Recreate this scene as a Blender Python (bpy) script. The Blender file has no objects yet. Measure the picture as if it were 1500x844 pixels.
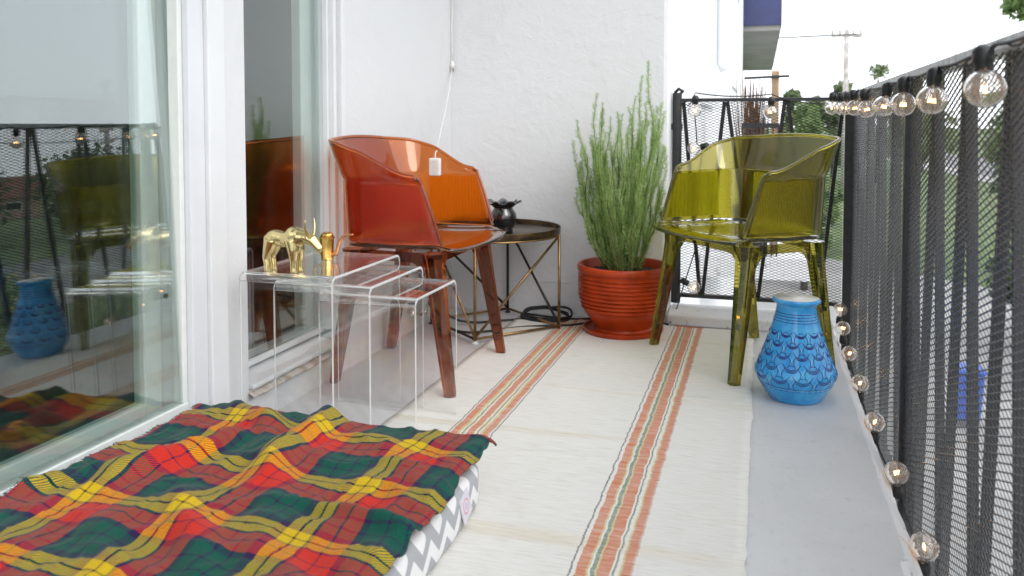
import bpy, bmesh, math, random
from math import sin, cos, pi, radians, sqrt, atan2
from mathutils import Vector, Matrix, noise
random.seed(7)
S = bpy.context.scene
# ------------------------------------------------------------------ camera
cam_d = bpy.data.cameras.new('camera'); cam = bpy.data.objects.new('camera', cam_d)
S.collection.objects.link(cam); S.camera = cam
cam.location = (0, 0, 0.82)
cam.rotation_euler = (radians(87.5), 0, radians(16.9))
cam_d.sensor_width = 36; cam_d.lens = 28.8; cam_d.shift_y = -0.1244
cam_d.clip_start = 0.02; cam_d.clip_end = 2000
cam_d.dof.use_dof = True; cam_d.dof.focus_distance = 2.35; cam_d.dof.aperture_fstop = 5.0
# ------------------------------------------------------------------ sky and sun
SUN_EL, SUN_ROT = radians(40), radians(128)     # rotation measured clockwise from +Y
W = bpy.data.worlds.new('World'); S.world = W; W.use_nodes = True
wn = W.node_tree; wn.nodes.clear()
sky = wn.nodes.new('ShaderNodeTexSky'); sky.sky_type = 'NISHITA'; sky.sun_disc = False
sky.sun_elevation = SUN_EL; sky.sun_rotation = SUN_ROT
sky.air_density = 1.0; sky.dust_density = 4.0; sky.ozone_density = 1.0
mixw = wn.nodes.new('ShaderNodeMix'); mixw.data_type = 'RGBA'
mixw.inputs[0].default_value = 0.72                       # overcast: a bright cloud layer veils the blue
mixw.inputs[7].default_value = (23, 23.9, 25.2, 1)
bg = wn.nodes.new('ShaderNodeBackground'); bg.inputs[1].default_value = 0.1
wo = wn.nodes.new('ShaderNodeOutputWorld')
wn.links.new(sky.outputs[0], mixw.inputs[6]); wn.links.new(mixw.outputs[2], bg.inputs[0])
wn.links.new(bg.outputs[0], wo.inputs[0])
sd = bpy.data.lights.new('sun', 'SUN'); sd.energy = 0.75; sd.angle = radians(25); sd.color = (1, .97, .93)
so = bpy.data.objects.new('sun', sd); S.collection.objects.link(so)
dirv = Vector((sin(SUN_ROT)*cos(SUN_EL), cos(SUN_ROT)*cos(SUN_EL), sin(SUN_EL)))
so.rotation_euler = dirv.to_track_quat('Z', 'Y').to_euler(); so.location = (6, 3, 8)
S.view_settings.view_transform = 'Standard'; S.view_settings.look = 'None'
S.view_settings.exposure = 0.21; S.view_settings.gamma = 1
cy = S.cycles
cy.max_bounces = 56; cy.transmission_bounces = 48; cy.transparent_max_bounces = 32
cy.glossy_bounces = 8; cy.diffuse_bounces = 5; cy.sample_clamp_indirect = 6; cy.use_denoising = True

# ------------------------------------------------------------------ helpers
def link(o): S.collection.objects.link(o); return o
def tag(o, label=None, cat=None, group=None, kind=None):
    if label: o['label'] = label
    if cat: o['category'] = cat
    if group: o['group'] = group
    if kind: o['kind'] = kind
    return o
def thing(name, label, cat, loc=(0, 0, 0), group=None, rotz=0):
    o = link(bpy.data.objects.new(name, None)); o.location = loc; o.rotation_euler = (0, 0, rotz)
    o.empty_display_size = .05
    return tag(o, label, cat, group)
def V(*a): return Vector(a)

class MB:
    def __init__(s): s.v = []; s.f = []; s.m = []; s.uv = None
    def add(s, vs, fs, m=0):
        b = len(s.v); s.v += [tuple(p) for p in vs]
        for f in fs: s.f.append(tuple(b+i for i in f)); s.m.append(m)
        return s
    def box(s, x0, x1, y0, y1, z0, z1, m=0):
        vs = [(x, y, z) for z in (z0, z1) for y in (y0, y1) for x in (x0, x1)]
        return s.add(vs, [(0, 2, 3, 1), (4, 5, 7, 6), (0, 1, 5, 4), (2, 6, 7, 3), (0, 4, 6, 2), (1, 3, 7, 5)], m)
    def hexa(s, bot, top, m=0):      # two quads of four points
        return s.add(list(bot)+list(top), [(3, 2, 1, 0), (4, 5, 6, 7)]+[(i, (i+1) % 4, 4+(i+1) % 4, 4+i) for i in range(4)], m)
    def bar(s, a, b, w, d, side=(0, 1, 0), m=0):
        a, b, sd_ = Vector(a), Vector(b), Vector(side); t = (b-a).normalized()
        p = t.cross(sd_).normalized(); q = p.cross(t).normalized()
        o = [p*w/2+q*d/2, p*w/2-q*d/2, -p*w/2-q*d/2, -p*w/2+q*d/2]
        return s.hexa([a+k for k in o], [b+k for k in o], m)
    def tube(s, pts, r, n=8, closed=False, caps=True, m=0):
        pts = [Vector(p) for p in pts]; N = len(pts)
        rs = r if isinstance(r, (list, tuple)) else [r]*N
        vs = []; up = None
        for i, p in enumerate(pts):
            if closed: t = pts[(i+1) % N]-pts[i-1]
            else: t = pts[min(i+1, N-1)]-pts[max(i-1, 0)]
            t = t.normalized() if t.length > 1e-9 else Vector((0, 0, 1))
            if up is None:
                up = t.cross(Vector((0, 0, 1)));
                if up.length < 1e-3: up = t.cross(Vector((1, 0, 0)))
            up = (up-t*up.dot(t)).normalized(); q = t.cross(up)
            vs += [p+(up*cos(2*pi*k/n)+q*sin(2*pi*k/n))*rs[i] for k in range(n)]
        fs = []
        for i in range(N if closed else N-1):
            for k in range(n):
                fs.append((i*n+k, i*n+(k+1) % n, ((i+1) % N)*n+(k+1) % n, ((i+1) % N)*n+k))
        if caps and not closed: fs += [tuple(range(n))[::-1], tuple((N-1)*n+k for k in range(n))]
        return s.add(vs, fs, m)
    def lathe(s, prof, c=(0, 0, 0), n=48, m=0, wob=None):
        vs = []
        for j, (r, z) in enumerate(prof):
            for k in range(n):
                a = 2*pi*k/n; rr, zz = (r, z) if wob is None else wob(r, z, a, j)
                vs.append((c[0]+rr*cos(a), c[1]+rr*sin(a), c[2]+zz))
        fs = [(j*n+k, j*n+(k+1) % n, (j+1)*n+(k+1) % n, (j+1)*n+k) for j in range(len(prof)-1) for k in range(n)]
        if prof[0][0] > 1e-6: fs.append(tuple(range(n))[::-1])
        if prof[-1][0] > 1e-6: fs.append(tuple((len(prof)-1)*n+k for k in range(n)))
        return s.add(vs, fs, m)
    def grid(s, fn, nu, nv, m=0, mf=None):
        b = len(s.v)
        for j in range(nv+1):
            for i in range(nu+1): s.v.append(tuple(fn(i/nu, j/nv)))
        for j in range(nv):
            for i in range(nu):
                a = b+j*(nu+1)+i; s.f.append((a, a+1, a+nu+2, a+nu+1)); s.m.append(mf(i, j) if mf else m)
        return s
    def build(s, name, mats, parent=None, loc=None, smooth=False, bevel=0, world=True, merge=False, auto=None):
        me = bpy.data.meshes.new(name)
        vs = s.v
        if loc is not None: vs = [(x-loc[0], y-loc[1], z-loc[2]) for x, y, z in vs]
        me.from_pydata(vs, [], s.f)
        if not isinstance(mats, (list, tuple)): mats = [mats]
        for q in mats: me.materials.append(q)
        me.polygons.foreach_set('material_index', s.m)
        if merge:
            bm = bmesh.new(); bm.from_mesh(me); bmesh.ops.remove_doubles(bm, verts=bm.verts, dist=1e-5); bm.to_mesh(me); bm.free()
        bm = bmesh.new(); bm.from_mesh(me); bmesh.ops.recalc_face_normals(bm, faces=bm.faces); bm.to_mesh(me); bm.free()
        if smooth: me.polygons.foreach_set('use_smooth', [True]*len(me.polygons))
        if smooth and auto:
            bm = bmesh.new(); bm.from_mesh(me)
            for e in bm.edges:
                if len(e.link_faces) == 2 and e.calc_face_angle(0) > radians(auto): e.smooth = False
            bm.to_mesh(me); bm.free()
        me.update()
        o = link(bpy.data.objects.new(name, me))
        if loc is not None: o.location = loc
        if parent is not None: attach(o, parent, world)
        if bevel:
            b = o.modifiers.new('bevel', 'BEVEL'); b.width = bevel; b.segments = 2; b.limit_method = 'ANGLE'; b.angle_limit = radians(40)
        return o
def wmat(o):
    m = o.matrix_parent_inverse @ o.matrix_basis if o.parent else o.matrix_basis
    return wmat(o.parent) @ m if o.parent else m
def attach(o, parent, world=True):
    o.parent = parent
    if world: o.matrix_parent_inverse = wmat(parent).inverted()

# ------------------------------------------------------------------ materials
def new_mat(name):
    m = bpy.data.materials.new(name); m.use_nodes = True; nt = m.node_tree
    return m, nt, nt.nodes['Principled BSDF']
def N(nt, t, **kw):
    n = nt.nodes.new(t)
    for k, v in kw.items():
        if k.startswith('i_'):
            key = k[2:]; n.inputs[int(key) if key.isdigit() else key].default_value = v
        else: setattr(n, k, v)
    return n
def texco(nt, scale=(1, 1, 1), kind='Object'):
    tc = N(nt, 'ShaderNodeTexCoord'); mp = N(nt, 'ShaderNodeMapping'); mp.inputs['Scale'].default_value = scale
    nt.links.new(tc.outputs[kind], mp.inputs[0]); return mp.outputs[0]
def noise_t(nt, vec, scale, detail=4, rough=.55, dist=0):
    n = N(nt, 'ShaderNodeTexNoise'); n.inputs['Scale'].default_value = scale; n.inputs['Detail'].default_value = detail
    n.inputs['Roughness'].default_value = rough; n.inputs['Distortion'].default_value = dist
    if vec: nt.links.new(vec, n.inputs['Vector'])
    return n.outputs['Fac']
def ramp(nt, fac, stops, interp='LINEAR'):
    r = N(nt, 'ShaderNodeValToRGB'); r.color_ramp.interpolation = interp; e = r.color_ramp.elements
    while len(e) > 1: e.remove(e[-1])
    e[0].position = stops[0][0]; e[0].color = (*stops[0][1], 1)
    for p, c in stops[1:]:
        q = e.new(p); q.color = (*c, 1)
    nt.links.new(fac, r.inputs[0]); return r.outputs[0]
def bump(nt, h, b, strength=.3, dist=.01, prev=None):
    n = N(nt, 'ShaderNodeBump'); n.inputs['Strength'].default_value = strength; n.inputs['Distance'].default_value = dist
    nt.links.new(h, n.inputs['Height'])
    if prev: nt.links.new(prev, n.inputs['Normal'])
    if b is not None: nt.links.new(n.outputs[0], b.inputs['Normal'])
    return n.outputs[0]
def math_n(nt, op, a, b=None):
    n = N(nt, 'ShaderNodeMath', operation=op)
    for i, q in enumerate((a, b)):
        if q is None: continue
        if isinstance(q, (int, float)): n.inputs[i].default_value = q
        else: nt.links.new(q, n.inputs[i])
    return n.outputs[0]
def mixc(nt, fac, a, b, bt='MIX'):
    n = N(nt, 'ShaderNodeMix'); n.data_type = 'RGBA'; n.blend_type = bt
    for i, q in ((0, fac), (6, a), (7, b)):
        if isinstance(q, (int, float)): n.inputs[i].default_value = q
        elif isinstance(q, tuple): n.inputs[i].default_value = (*q, 1)
        else: nt.links.new(q, n.inputs[i])
    return n.outputs[2]
def simple(name, col, rough=.5, metal=0, var=.06, vscale=30, bmp=0, bscale=200, coat=0, spec=.5):
    m, nt, b = new_mat(name); vec = texco(nt)
    f = noise_t(nt, vec, vscale, 5)
    lo = tuple(max(0, c*(1-var*2)) for c in col); hi = tuple(min(1, c*(1+var*2)) for c in col)
    nt.links.new(ramp(nt, f, [(.25, lo), (.75, hi)]), b.inputs['Base Color'])
    b.inputs['Roughness'].default_value = rough; b.inputs['Metallic'].default_value = metal
    b.inputs['Coat Weight'].default_value = coat; b.inputs['Coat Roughness'].default_value = .05
    b.inputs['Specular IOR Level'].default_value = spec
    if bmp: bump(nt, noise_t(nt, vec, bscale, 4), b, bmp, .004)
    return m
def stucco(name, col=(.80, .81, .83), s=1.0, strength=.5):
    m, nt, b = new_mat(name); vec = texco(nt)
    n1 = noise_t(nt, vec, 9*s, 6, .6, 1.2)
    r1 = ramp(nt, n1, [(.42, (0, 0, 0)), (.56, (1, 1, 1))])
    n2 = noise_t(nt, vec, 70*s, 5, .6)
    n3 = noise_t(nt, vec, 24*s, 4, .6, .6)
    r3 = ramp(nt, n3, [(.5, (0, 0, 0)), (.62, (1, 1, 1))])
    p = bump(nt, r1, None, strength*.5, .004); p = bump(nt, r3, None, strength*.45, .003, p)
    bump(nt, n2, b, strength*.5, .002, p)
    c = ramp(nt, noise_t(nt, vec, 2.3, 4), [(.3, tuple(k*.965 for k in col)), (.7, col)])
    gr = ramp(nt, noise_t(nt, texco(nt, (1.5, 1.5, .5)), 4, 7, .7, .5), [(.55, (0, 0, 0)), (.8, (.22, .22, .22))])
    c = mixc(nt, gr, c, (.52, .51, .49))
    nt.links.new(c, b.inputs['Base Color']); b.inputs['Roughness'].default_value = .75
    return m
def glassy(name, col, rough=0., ior=1.45, ribs=0, coat=0):
    m, nt, b = new_mat(name)
    b.inputs['Base Color'].default_value = (*col, 1); b.inputs['Roughness'].default_value = rough
    b.inputs['Coat Weight'].default_value = coat; b.inputs['Coat Roughness'].default_value = .01; b.inputs['Transmission Weight'].default_value = 1; b.inputs['IOR'].default_value = ior
    if ribs:
        vec = texco(nt); nz = noise_t(nt, texco(nt, (90, 90, 3)), 2.0, 3)
        w = N(nt, 'ShaderNodeTexWave', i_Scale=ribs, wave_type='BANDS', bands_direction='Y'); nt.links.new(vec, w.inputs[0])
        w2 = N(nt, 'ShaderNodeTexWave', i_Scale=ribs, wave_type='BANDS', bands_direction='X'); nt.links.new(vec, w2.inputs[0])
        h = math_n(nt, 'ADD', math_n(nt, 'ADD', w.outputs[1], w2.outputs[1]), nz)
        bump(nt, h, b, .25, .002)
    return m
def pane_mat(name, tint, mult):
    m, nt, b = new_mat(name); nt.nodes.remove(b)
    out = nt.nodes['Material Output']
    gm = N(nt, 'ShaderNodeNewGeometry'); dt = N(nt, 'ShaderNodeVectorMath', operation='DOT_PRODUCT'); nt.links.new(gm.outputs['Normal'], dt.inputs[0]); nt.links.new(gm.outputs['Incoming'], dt.inputs[1])
    sch = math_n(nt, 'ADD', math_n(nt, 'MULTIPLY', math_n(nt, 'POWER', math_n(nt, 'SUBTRACT', 1.0, math_n(nt, 'ABSOLUTE', dt.outputs['Value'])), 5.0), .96), .04)
    tr = N(nt, 'ShaderNodeBsdfTransparent'); gl = N(nt, 'ShaderNodeBsdfGlossy')
    tr.inputs[0].default_value = (*tint, 1); gl.inputs['Roughness'].default_value = 0.0
    gl.inputs[0].default_value = (.93, .97, .97, 1)
    f = math_n(nt, 'MINIMUM', math_n(nt, 'MULTIPLY', sch, mult), 1.0)
    mx = N(nt, 'ShaderNodeMixShader'); nt.links.new(f, mx.inputs[0]); nt.links.new(tr.outputs[0], mx.inputs[1]); nt.links.new(gl.outputs[0], mx.inputs[2])
    nt.links.new(mx.outputs[0], out.inputs[0]); return m

M = {}
M['stucco_end'] = stucco('white_stucco', (.76, .77, .785), 1, .36)
M['stucco_side'] = stucco('white_stucco_smooth', (.70, .71, .725), 1.4, .3)
M['stucco_far'] = stucco('far_white_stucco', (.84, .85, .87), .6, .5)
M['white_paint'] = simple('white_frame_paint', (.72, .735, .75), .4, var=.02, vscale=8, bmp=.05, bscale=60)
M['frame_grey'] = simple('pale_grey_frame', (.68, .70, .73), .4, var=.02, vscale=8)
M['vinyl'] = simple('pale_green_vinyl', (.74, .77, .75), .35, var=.02)
M['pane'] = pane_mat('window_glass', (.91, .945, .93), 3.4)
M['pane_back'] = pane_mat('inner_window_glass', (.85, .92, .89), .8)
M['mesh_metal'] = simple('satin_black_mesh_paint', (.075, .075, .08), .27, var=.2, vscale=60, spec=.9)
M['black_metal'] = simple('black_painted_steel', (.022, .022, .025), .38, var=.2, vscale=60, bmp=.1, bscale=300)
M['rail_top'] = simple('light_grey_rail_paint', (.50, .505, .52), .4, var=.2, vscale=40)  # light grey with random mottling, whole long top rail
M['black_plastic'] = simple('black_plastic', (.014, .014, .015), .4, var=.1)
M['black_rubber'] = simple('black_cable', (.012, .012, .014), .5, var=.1)
M['white_plastic'] = simple('white_plastic', (.80, .79, .76), .4, var=.03)
M['bronze'] = simple('aged_bronze', (.30, .19, .085), .38, .9, var=.3, vscale=25)
M['bronze_dark'] = simple('dark_bronze', (.05, .04, .032), .4, .7, var=.3, vscale=25)
M['brass'] = simple('polished_brass', (.74, .60, .30), .24, 1, var=.06, vscale=40, bmp=.04, bscale=40)
M['brass_warm'] = simple('golden_brass', (.80, .50, .14), .2, 1, var=.06, vscale=40)
M['copper'] = simple('copper_spout', (.72, .33, .16), .22, 1, var=.08, vscale=40)
M['black_glaze'] = simple('black_glaze', (.012, .012, .016), .08, var=.2, coat=1)
M['terracotta'] = simple('glazed_terracotta', (.40, .045, .008), .28, var=.16, vscale=14, bmp=.08, bscale=30, coat=0, spec=.3)
M['soil'] = simple('dark_soil', (.035, .022, .015), .95, var=.4, vscale=120, bmp=1, bscale=120)
M['blue_glaze'] = None
M['cobalt'] = simple('cobalt_glaze_line', (.014, .016, .19), .25, var=.2, vscale=60)
M['pale_glaze'] = simple('pale_blue_glaze_line', (.25, .62, .82), .25, var=.1)
M['cream_glaze'] = simple('cream_inner_glaze', (.80, .77, .72), .3, var=.05)
M['leaf'] = None
M['asphalt'] = simple('asphalt', (.16, .16, .165), .9, var=.15, vscale=3, bmp=.4, bscale=40)
M['concrete'] = simple('pale_concrete', (.34, .335, .325), .85, var=.1, vscale=1.2)
M['wood'] = simple('weathered_wood', (.36, .24, .15), .8, var=.2, vscale=20)
M['pole_wood'] = simple('hazed_pole_wood', (.46, .43, .41), .85, var=.2, vscale=5)  # lightened: the bright haze over the distance is in this colour
M['twig'] = simple('dried_twig', (.16, .085, .045), .85, var=.4, vscale=60)
M['navy'] = simple('navy_fascia_paint', (.05, .06, .16), .6, var=.08, vscale=3)
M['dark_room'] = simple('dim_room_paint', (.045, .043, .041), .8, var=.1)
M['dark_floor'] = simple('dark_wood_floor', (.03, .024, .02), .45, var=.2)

# grey painted concrete floor with scuffs
m, nt, b = new_mat('grey_floor_paint'); M['floor'] = m; vec = texco(nt)
c = ramp(nt, noise_t(nt, vec, 3, 6, .6), [(.3, (.58, .58, .585)), (.7, (.64, .64, .645))])
c2 = ramp(nt, noise_t(nt, vec, 45, 5, .7), [(.57, (0, 0, 0)), (.72, (.35, .35, .35))])
c = mixc(nt, c2, c, (.36, .35, .34))
vr_ = N(nt, 'ShaderNodeTexVoronoi', feature='DISTANCE_TO_EDGE'); vr_.inputs['Scale'].default_value = 2.2
dn = N(nt, 'ShaderNodeVectorMath', operation='ADD'); nn = N(nt, 'ShaderNodeTexNoise'); nn.inputs['Scale'].default_value = 5; nn.inputs['Detail'].default_value = 6
nt.links.new(vec, nn.inputs['Vector']); sc_ = N(nt, 'ShaderNodeVectorMath', operation='SCALE'); sc_.inputs['Scale'].default_value = .5; nt.links.new(nn.outputs['Color'], sc_.inputs[0])
nt.links.new(vec, dn.inputs[0]); nt.links.new(sc_.outputs[0], dn.inputs[1]); nt.links.new(dn.outputs[0], vr_.inputs['Vector'])
ck = ramp(nt, vr_.outputs['Distance'], [(0, (.45, .45, .45)), (.006, (0, 0, 0))])
msk = ramp(nt, noise_t(nt, vec, 1.7, 3), [(.48, (0, 0, 0)), (.6, (1, 1, 1))])
c = mixc(nt, mixc(nt, 1.0, ck, msk, 'MULTIPLY'), c, (.30, .29, .28))
st_ = ramp(nt, noise_t(nt, vec, 7, 7, .7, .8), [(.56, (0, 0, 0)), (.75, (.30, .30, .30))])
c = mixc(nt, st_, c, (.46, .45, .43))
nt.links.new(c, b.inputs['Base Color']); b.inputs['Roughness'].default_value = .5
bump(nt, noise_t(nt, vec, 60, 4), b, .12, .003)
# chipped white slab edge
m, nt, b = new_mat('chipped_white_edge'); M['slab_edge'] = m; vec = texco(nt)
ch = ramp(nt, noise_t(nt, vec, 22, 6, .65), [(.60, (0, 0, 0)), (.66, (1, 1, 1))])
nt.links.new(mixc(nt, ch, (.70, .70, .71), (.42, .41, .40)), b.inputs['Base Color']); b.inputs['Roughness'].default_value = .7
bump(nt, noise_t(nt, vec, 40, 5), b, .4, .004)
# stained sill
m, nt, b = new_mat('stained_sill'); M['sill_stain'] = m; vec = texco(nt)
ch = ramp(nt, noise_t(nt, texco(nt, (1, 3, 1)), 9, 6, .65), [(.44, (0, 0, 0)), (.6, (1, 1, 1))])
nt.links.new(mixc(nt, ch, (.66, .62, .58), (.40, .33, .28)), b.inputs['Base Color']); b.inputs['Roughness'].default_value = .8
# chairs
def chair_mats(tag_, c_clear, c_panel):
    return [glassy(tag_+'_clear', c_clear, .11, 1.42, coat=.5), glassy(tag_+'_ribbed', c_panel, .20, 1.42, ribs=55)]
M['amber'] = chair_mats('amber_polycarbonate', (.78, .21, .035), (.84, .165, .005))
M['olive'] = chair_mats('olive_polycarbonate', (.47, .41, .035), (.62, .54, .016))
M['amber_leg'] = glassy('amber_leg_plastic', (.34, .085, .028), .03, 1.46); M['olive_leg'] = glassy('olive_leg_plastic', (.28, .245, .035), .03, 1.46)
M['acrylic'] = pane_mat('clear_acrylic', (.992, .993, .992), 1.4); M['acrylic_bend'] = glassy('clear_acrylic_bend', (.99, .99, .99), .04, 1.45, coat=1)
M['acrylic_edge'] = simple('acrylic_edge_glint', (.85, .87, .88), .3, var=.02)  # whitish diffuse colour stands in for skylight caught on the cut edges
M['acrylic_edge'].node_tree.nodes['Principled BSDF'].inputs['Transmission Weight'].default_value = .45
M['bulb_glass'] = glassy('bulb_glass', (.99, .985, .97), 0, 1.38); M['bulb_glass'].node_tree.nodes['Principled BSDF'].inputs['Transmission Weight'].default_value = .955
M['clear_cover'] = glassy('clear_cover_plastic', (.95, .95, .95), .06, 1.4)
m, nt, b = new_mat('glowing_filament'); M['filament'] = m
b.inputs['Base Color'].default_value = (1, .6, .3, 1); b.inputs['Emission Color'].default_value = (1, .50, .17, 1); b.inputs['Emission Strength'].default_value = 45

# rug: cream weave with two striped bands (bands follow the warp, object x)
m, nt, b = new_mat('woven_rug'); M['rug'] = m
tc = N(nt, 'ShaderNodeTexCoord'); sx = N(nt, 'ShaderNodeSeparateXYZ'); nt.links.new(tc.outputs['Object'], sx.inputs[0])
wob = noise_t(nt, texco(nt, (3, 9, 1)), 3, 3)
wob2 = noise_t(nt, texco(nt, (20, 300, 1)), 1, 2)
xx = math_n(nt, 'ADD', math_n(nt, 'ADD', sx.outputs[0], math_n(nt, 'MULTIPLY', math_n(nt, 'SUBTRACT', wob, .5), .012)), math_n(nt, 'MULTIPLY', math_n(nt, 'SUBTRACT', wob2, .5), .006))
u = math_n(nt, 'ADD', math_n(nt, 'MULTIPLY', xx, 1.0), 0.99)      # 0..1 across the rug
CR = (.75, .735, .69); DK = (.20, .19, .19); OR = (.60, .22, .12); YE = (.62, .50, .25); GR = (.20, .27, .21); WH = (.76, .74, .68); PK = (.60, .40, .34)
def band(c0):
    w = .058
    q = [(-1.04, DK), (-.99, CR), (-.88, OR), (-.56, YE), (-.44, WH), (-.36, GR), (-.29, YE), (-.22, WH), (-.18, OR), (.20, WH), (.25, YE), (.31, GR), (.38, WH), (.45, YE), (.56, OR), (.84, PK), (.90, CR), (1.0, DK), (1.05, CR)]
    return [(c0+w*k, c) for k, c in q]
st = [(0, CR)] + band(.265) 
st2 = [(0, CR)] + band(.724)
ca = ramp(nt, u, st, 'CONSTANT'); cb = ramp(nt, u, st2, 'CONSTANT')
sel = math_n(nt, 'GREATER_THAN', u, .5)
c = mixc(nt, sel, ca, cb)
fade = ramp(nt, noise_t(nt, texco(nt, (6, 40, 1)), 3, 4), [(.35, (0, 0, 0)), (.7, (.42, .42, .42))])
c = mixc(nt, fade, c, CR)
slub = ramp(nt, noise_t(nt, texco(nt, (7, 130, 1)), 2.2, 4, .6), [(.3, (.84, .82, .78)), (.52, (1, 1, 1)), (.8, (1.03, 1.03, 1.03))])
c = mixc(nt, 1.0, c, slub, 'MULTIPLY')
cross = ramp(nt, noise_t(nt, texco(nt, (.25, 6, 1)), 1.7, 3, .5), [(.60, (1, 1, 1)), (.68, (.93, .88, .80)), (.73, (1, 1, 1))])
c = mixc(nt, 1.0, c, cross, 'MULTIPLY')
nt.links.new(c, b.inputs['Base Color']); b.inputs['Roughness'].default_value = .95; b.inputs['Specular IOR Level'].default_value = .1
wv = noise_t(nt, texco(nt, (120, 420, 1)), 1.0, 3)
bump(nt, wv, b, .35, .003)

# tartan wool (UV in metres)
m, nt, b = new_mat('tartan_wool'); M['tartan'] = m
tc = N(nt, 'ShaderNodeTexCoord'); sx = N(nt, 'ShaderNodeSeparateXYZ'); nt.links.new(tc.outputs['UV'], sx.inputs[0])
RE = (.54, .030, .018); GN = (.008, .080, .056); NV = (.026, .015, .062); YL = (.60, .40, .012); BK = (.010, .008, .018); DR = (.25, .01, .02)
SET = [(0, YL), (.092, BK), (.110, YL), (.20, NV), (.23, RE), (.355, NV), (.37, RE), (.49, NV), (.545, GN), (.665, NV), (.69, GN), (.80, NV), (.82, GN), (.915, NV)]
fu = math_n(nt, 'FRACT', math_n(nt, 'DIVIDE', sx.outputs[0], .228)); fv = math_n(nt, 'FRACT', math_n(nt, 'DIVIDE', sx.outputs[1], .208))
cu = ramp(nt, fu, SET, 'CONSTANT'); cv = ramp(nt, fv, SET, 'CONSTANT')
diag = math_n(nt, 'FRACT', math_n(nt, 'MULTIPLY', math_n(nt, 'ADD', sx.outputs[0], sx.outputs[1]), 200.))
tw = math_n(nt, 'GREATER_THAN', diag, .5)
tw = math_n(nt, 'ADD', math_n(nt, 'MULTIPLY', tw, .70), .15)
c = mixc(nt, tw, cu, cv)
fz = ramp(nt, noise_t(nt, texco(nt, (1, 1, 1), 'UV'), 420, 3, .7), [(.3, (.72, .72, .72)), (.7, (1.2, 1.2, 1.2))])
c = mixc(nt, 1.0, c, fz, 'MULTIPLY')
nt.links.new(c, b.inputs['Base Color']); b.inputs['Roughness'].default_value = .95; b.inputs['Specular IOR Level'].default_value = .08
b.inputs['Sheen Weight'].default_value = .08; b.inputs['Sheen Roughness'].default_value = .5
p = bump(nt, diag, None, .25, .0015); bump(nt, noise_t(nt, texco(nt, (1, 1, 1), 'UV'), 300, 4, .7), b, .35, .002, p)

# chevron cotton (object y, z)
m, nt, b = new_mat('chevron_cotton'); M['chevron'] = m
tc = N(nt, 'ShaderNodeTexCoord'); sx = N(nt, 'ShaderNodeSeparateXYZ'); nt.links.new(tc.outputs['Object'], sx.inputs[0])
zz = math_n(nt, 'PINGPONG', math_n(nt, 'ADD', sx.outputs[1], 10.0), .038)
t = math_n(nt, 'FRACT', math_n(nt, 'DIVIDE', math_n(nt, 'ADD', math_n(nt, 'ADD', sx.outputs[2], sx.outputs[0]), math_n(nt, 'ADD', math_n(nt, 'MULTIPLY', zz, 1.05), 5.0)), .060))
nt.links.new(ramp(nt, t, [(0, (.80, .80, .80)), (.5, (.40, .41, .43))], 'CONSTANT'), b.inputs['Base Color'])
b.inputs['Roughness'].default_value = .9; bump(nt, noise_t(nt, texco(nt), 300, 3), b, .2, .002)
# blue glaze, slightly mottled
m, nt, b = new_mat('turquoise_glaze'); M['blue_glaze'] = m; vec = texco(nt)
c = ramp(nt, noise_t(nt, vec, 16, 5, .6, .6), [(.3, (.018, .26, .64)), (.5, (.025, .33, .74)), (.72, (.08, .48, .80))])
nt.links.new(c, b.inputs['Base Color']); b.inputs['Roughness'].default_value = .24; b.inputs['Coat Weight'].default_value = .5; b.inputs['Coat Roughness'].default_value = .08
bump(nt, noise_t(nt, vec, 30, 3), b, .08, .003)
def foliage(name, lo, mid, hi, scale=6, trans=.25):
    m, nt, b = new_mat(name); vec = texco(nt)
    c = ramp(nt, noise_t(nt, vec, scale, 4, .7), [(.3, lo), (.5, mid), (.72, hi)])
    nt.links.new(c, b.inputs['Base Color']); b.inputs['Roughness'].default_value = .6
    tl = N(nt, 'ShaderNodeBsdfTranslucent'); nt.links.new(c, tl.inputs[0]); mx = N(nt, 'ShaderNodeMixShader', i_0=trans)
    nt.links.new(b.outputs[0], mx.inputs[1]); nt.links.new(tl.outputs[0], mx.inputs[2]); nt.links.new(mx.outputs[0], nt.nodes['Material Output'].inputs[0])
    return m
M['needle'] = foliage('fresh_needles', (.20, .33, .085), (.36, .53, .17), (.54, .68, .32), 14, .4)
M['tree_dark'] = foliage('dark_tree_leaves', (.03, .06, .02), (.055, .10, .035), (.10, .16, .05), 1.2)
M['tree_mid'] = foliage('green_tree_leaves', (.10, .16, .05), (.17, .26, .085), (.26, .37, .14), 1.2)  # greens raised so the washed-out outdoor glare sits in the colour
M['tree_far'] = foliage('pale_tree_leaves', (.09, .13, .05), (.14, .19, .08), (.20, .26, .12), .8)
M['bark'] = simple('bark', (.10, .075, .055), .9, var=.3, vscale=10)
M['stem'] = simple('green_brown_stem', (.16, .12, .05), .8, var=.3, vscale=40)
M['lawn'] = simple('lawn_green', (.09, .13, .045), .95, var=.4, vscale=2, bmp=.5, bscale=20)

#SETTING
XW = -1.32
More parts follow.
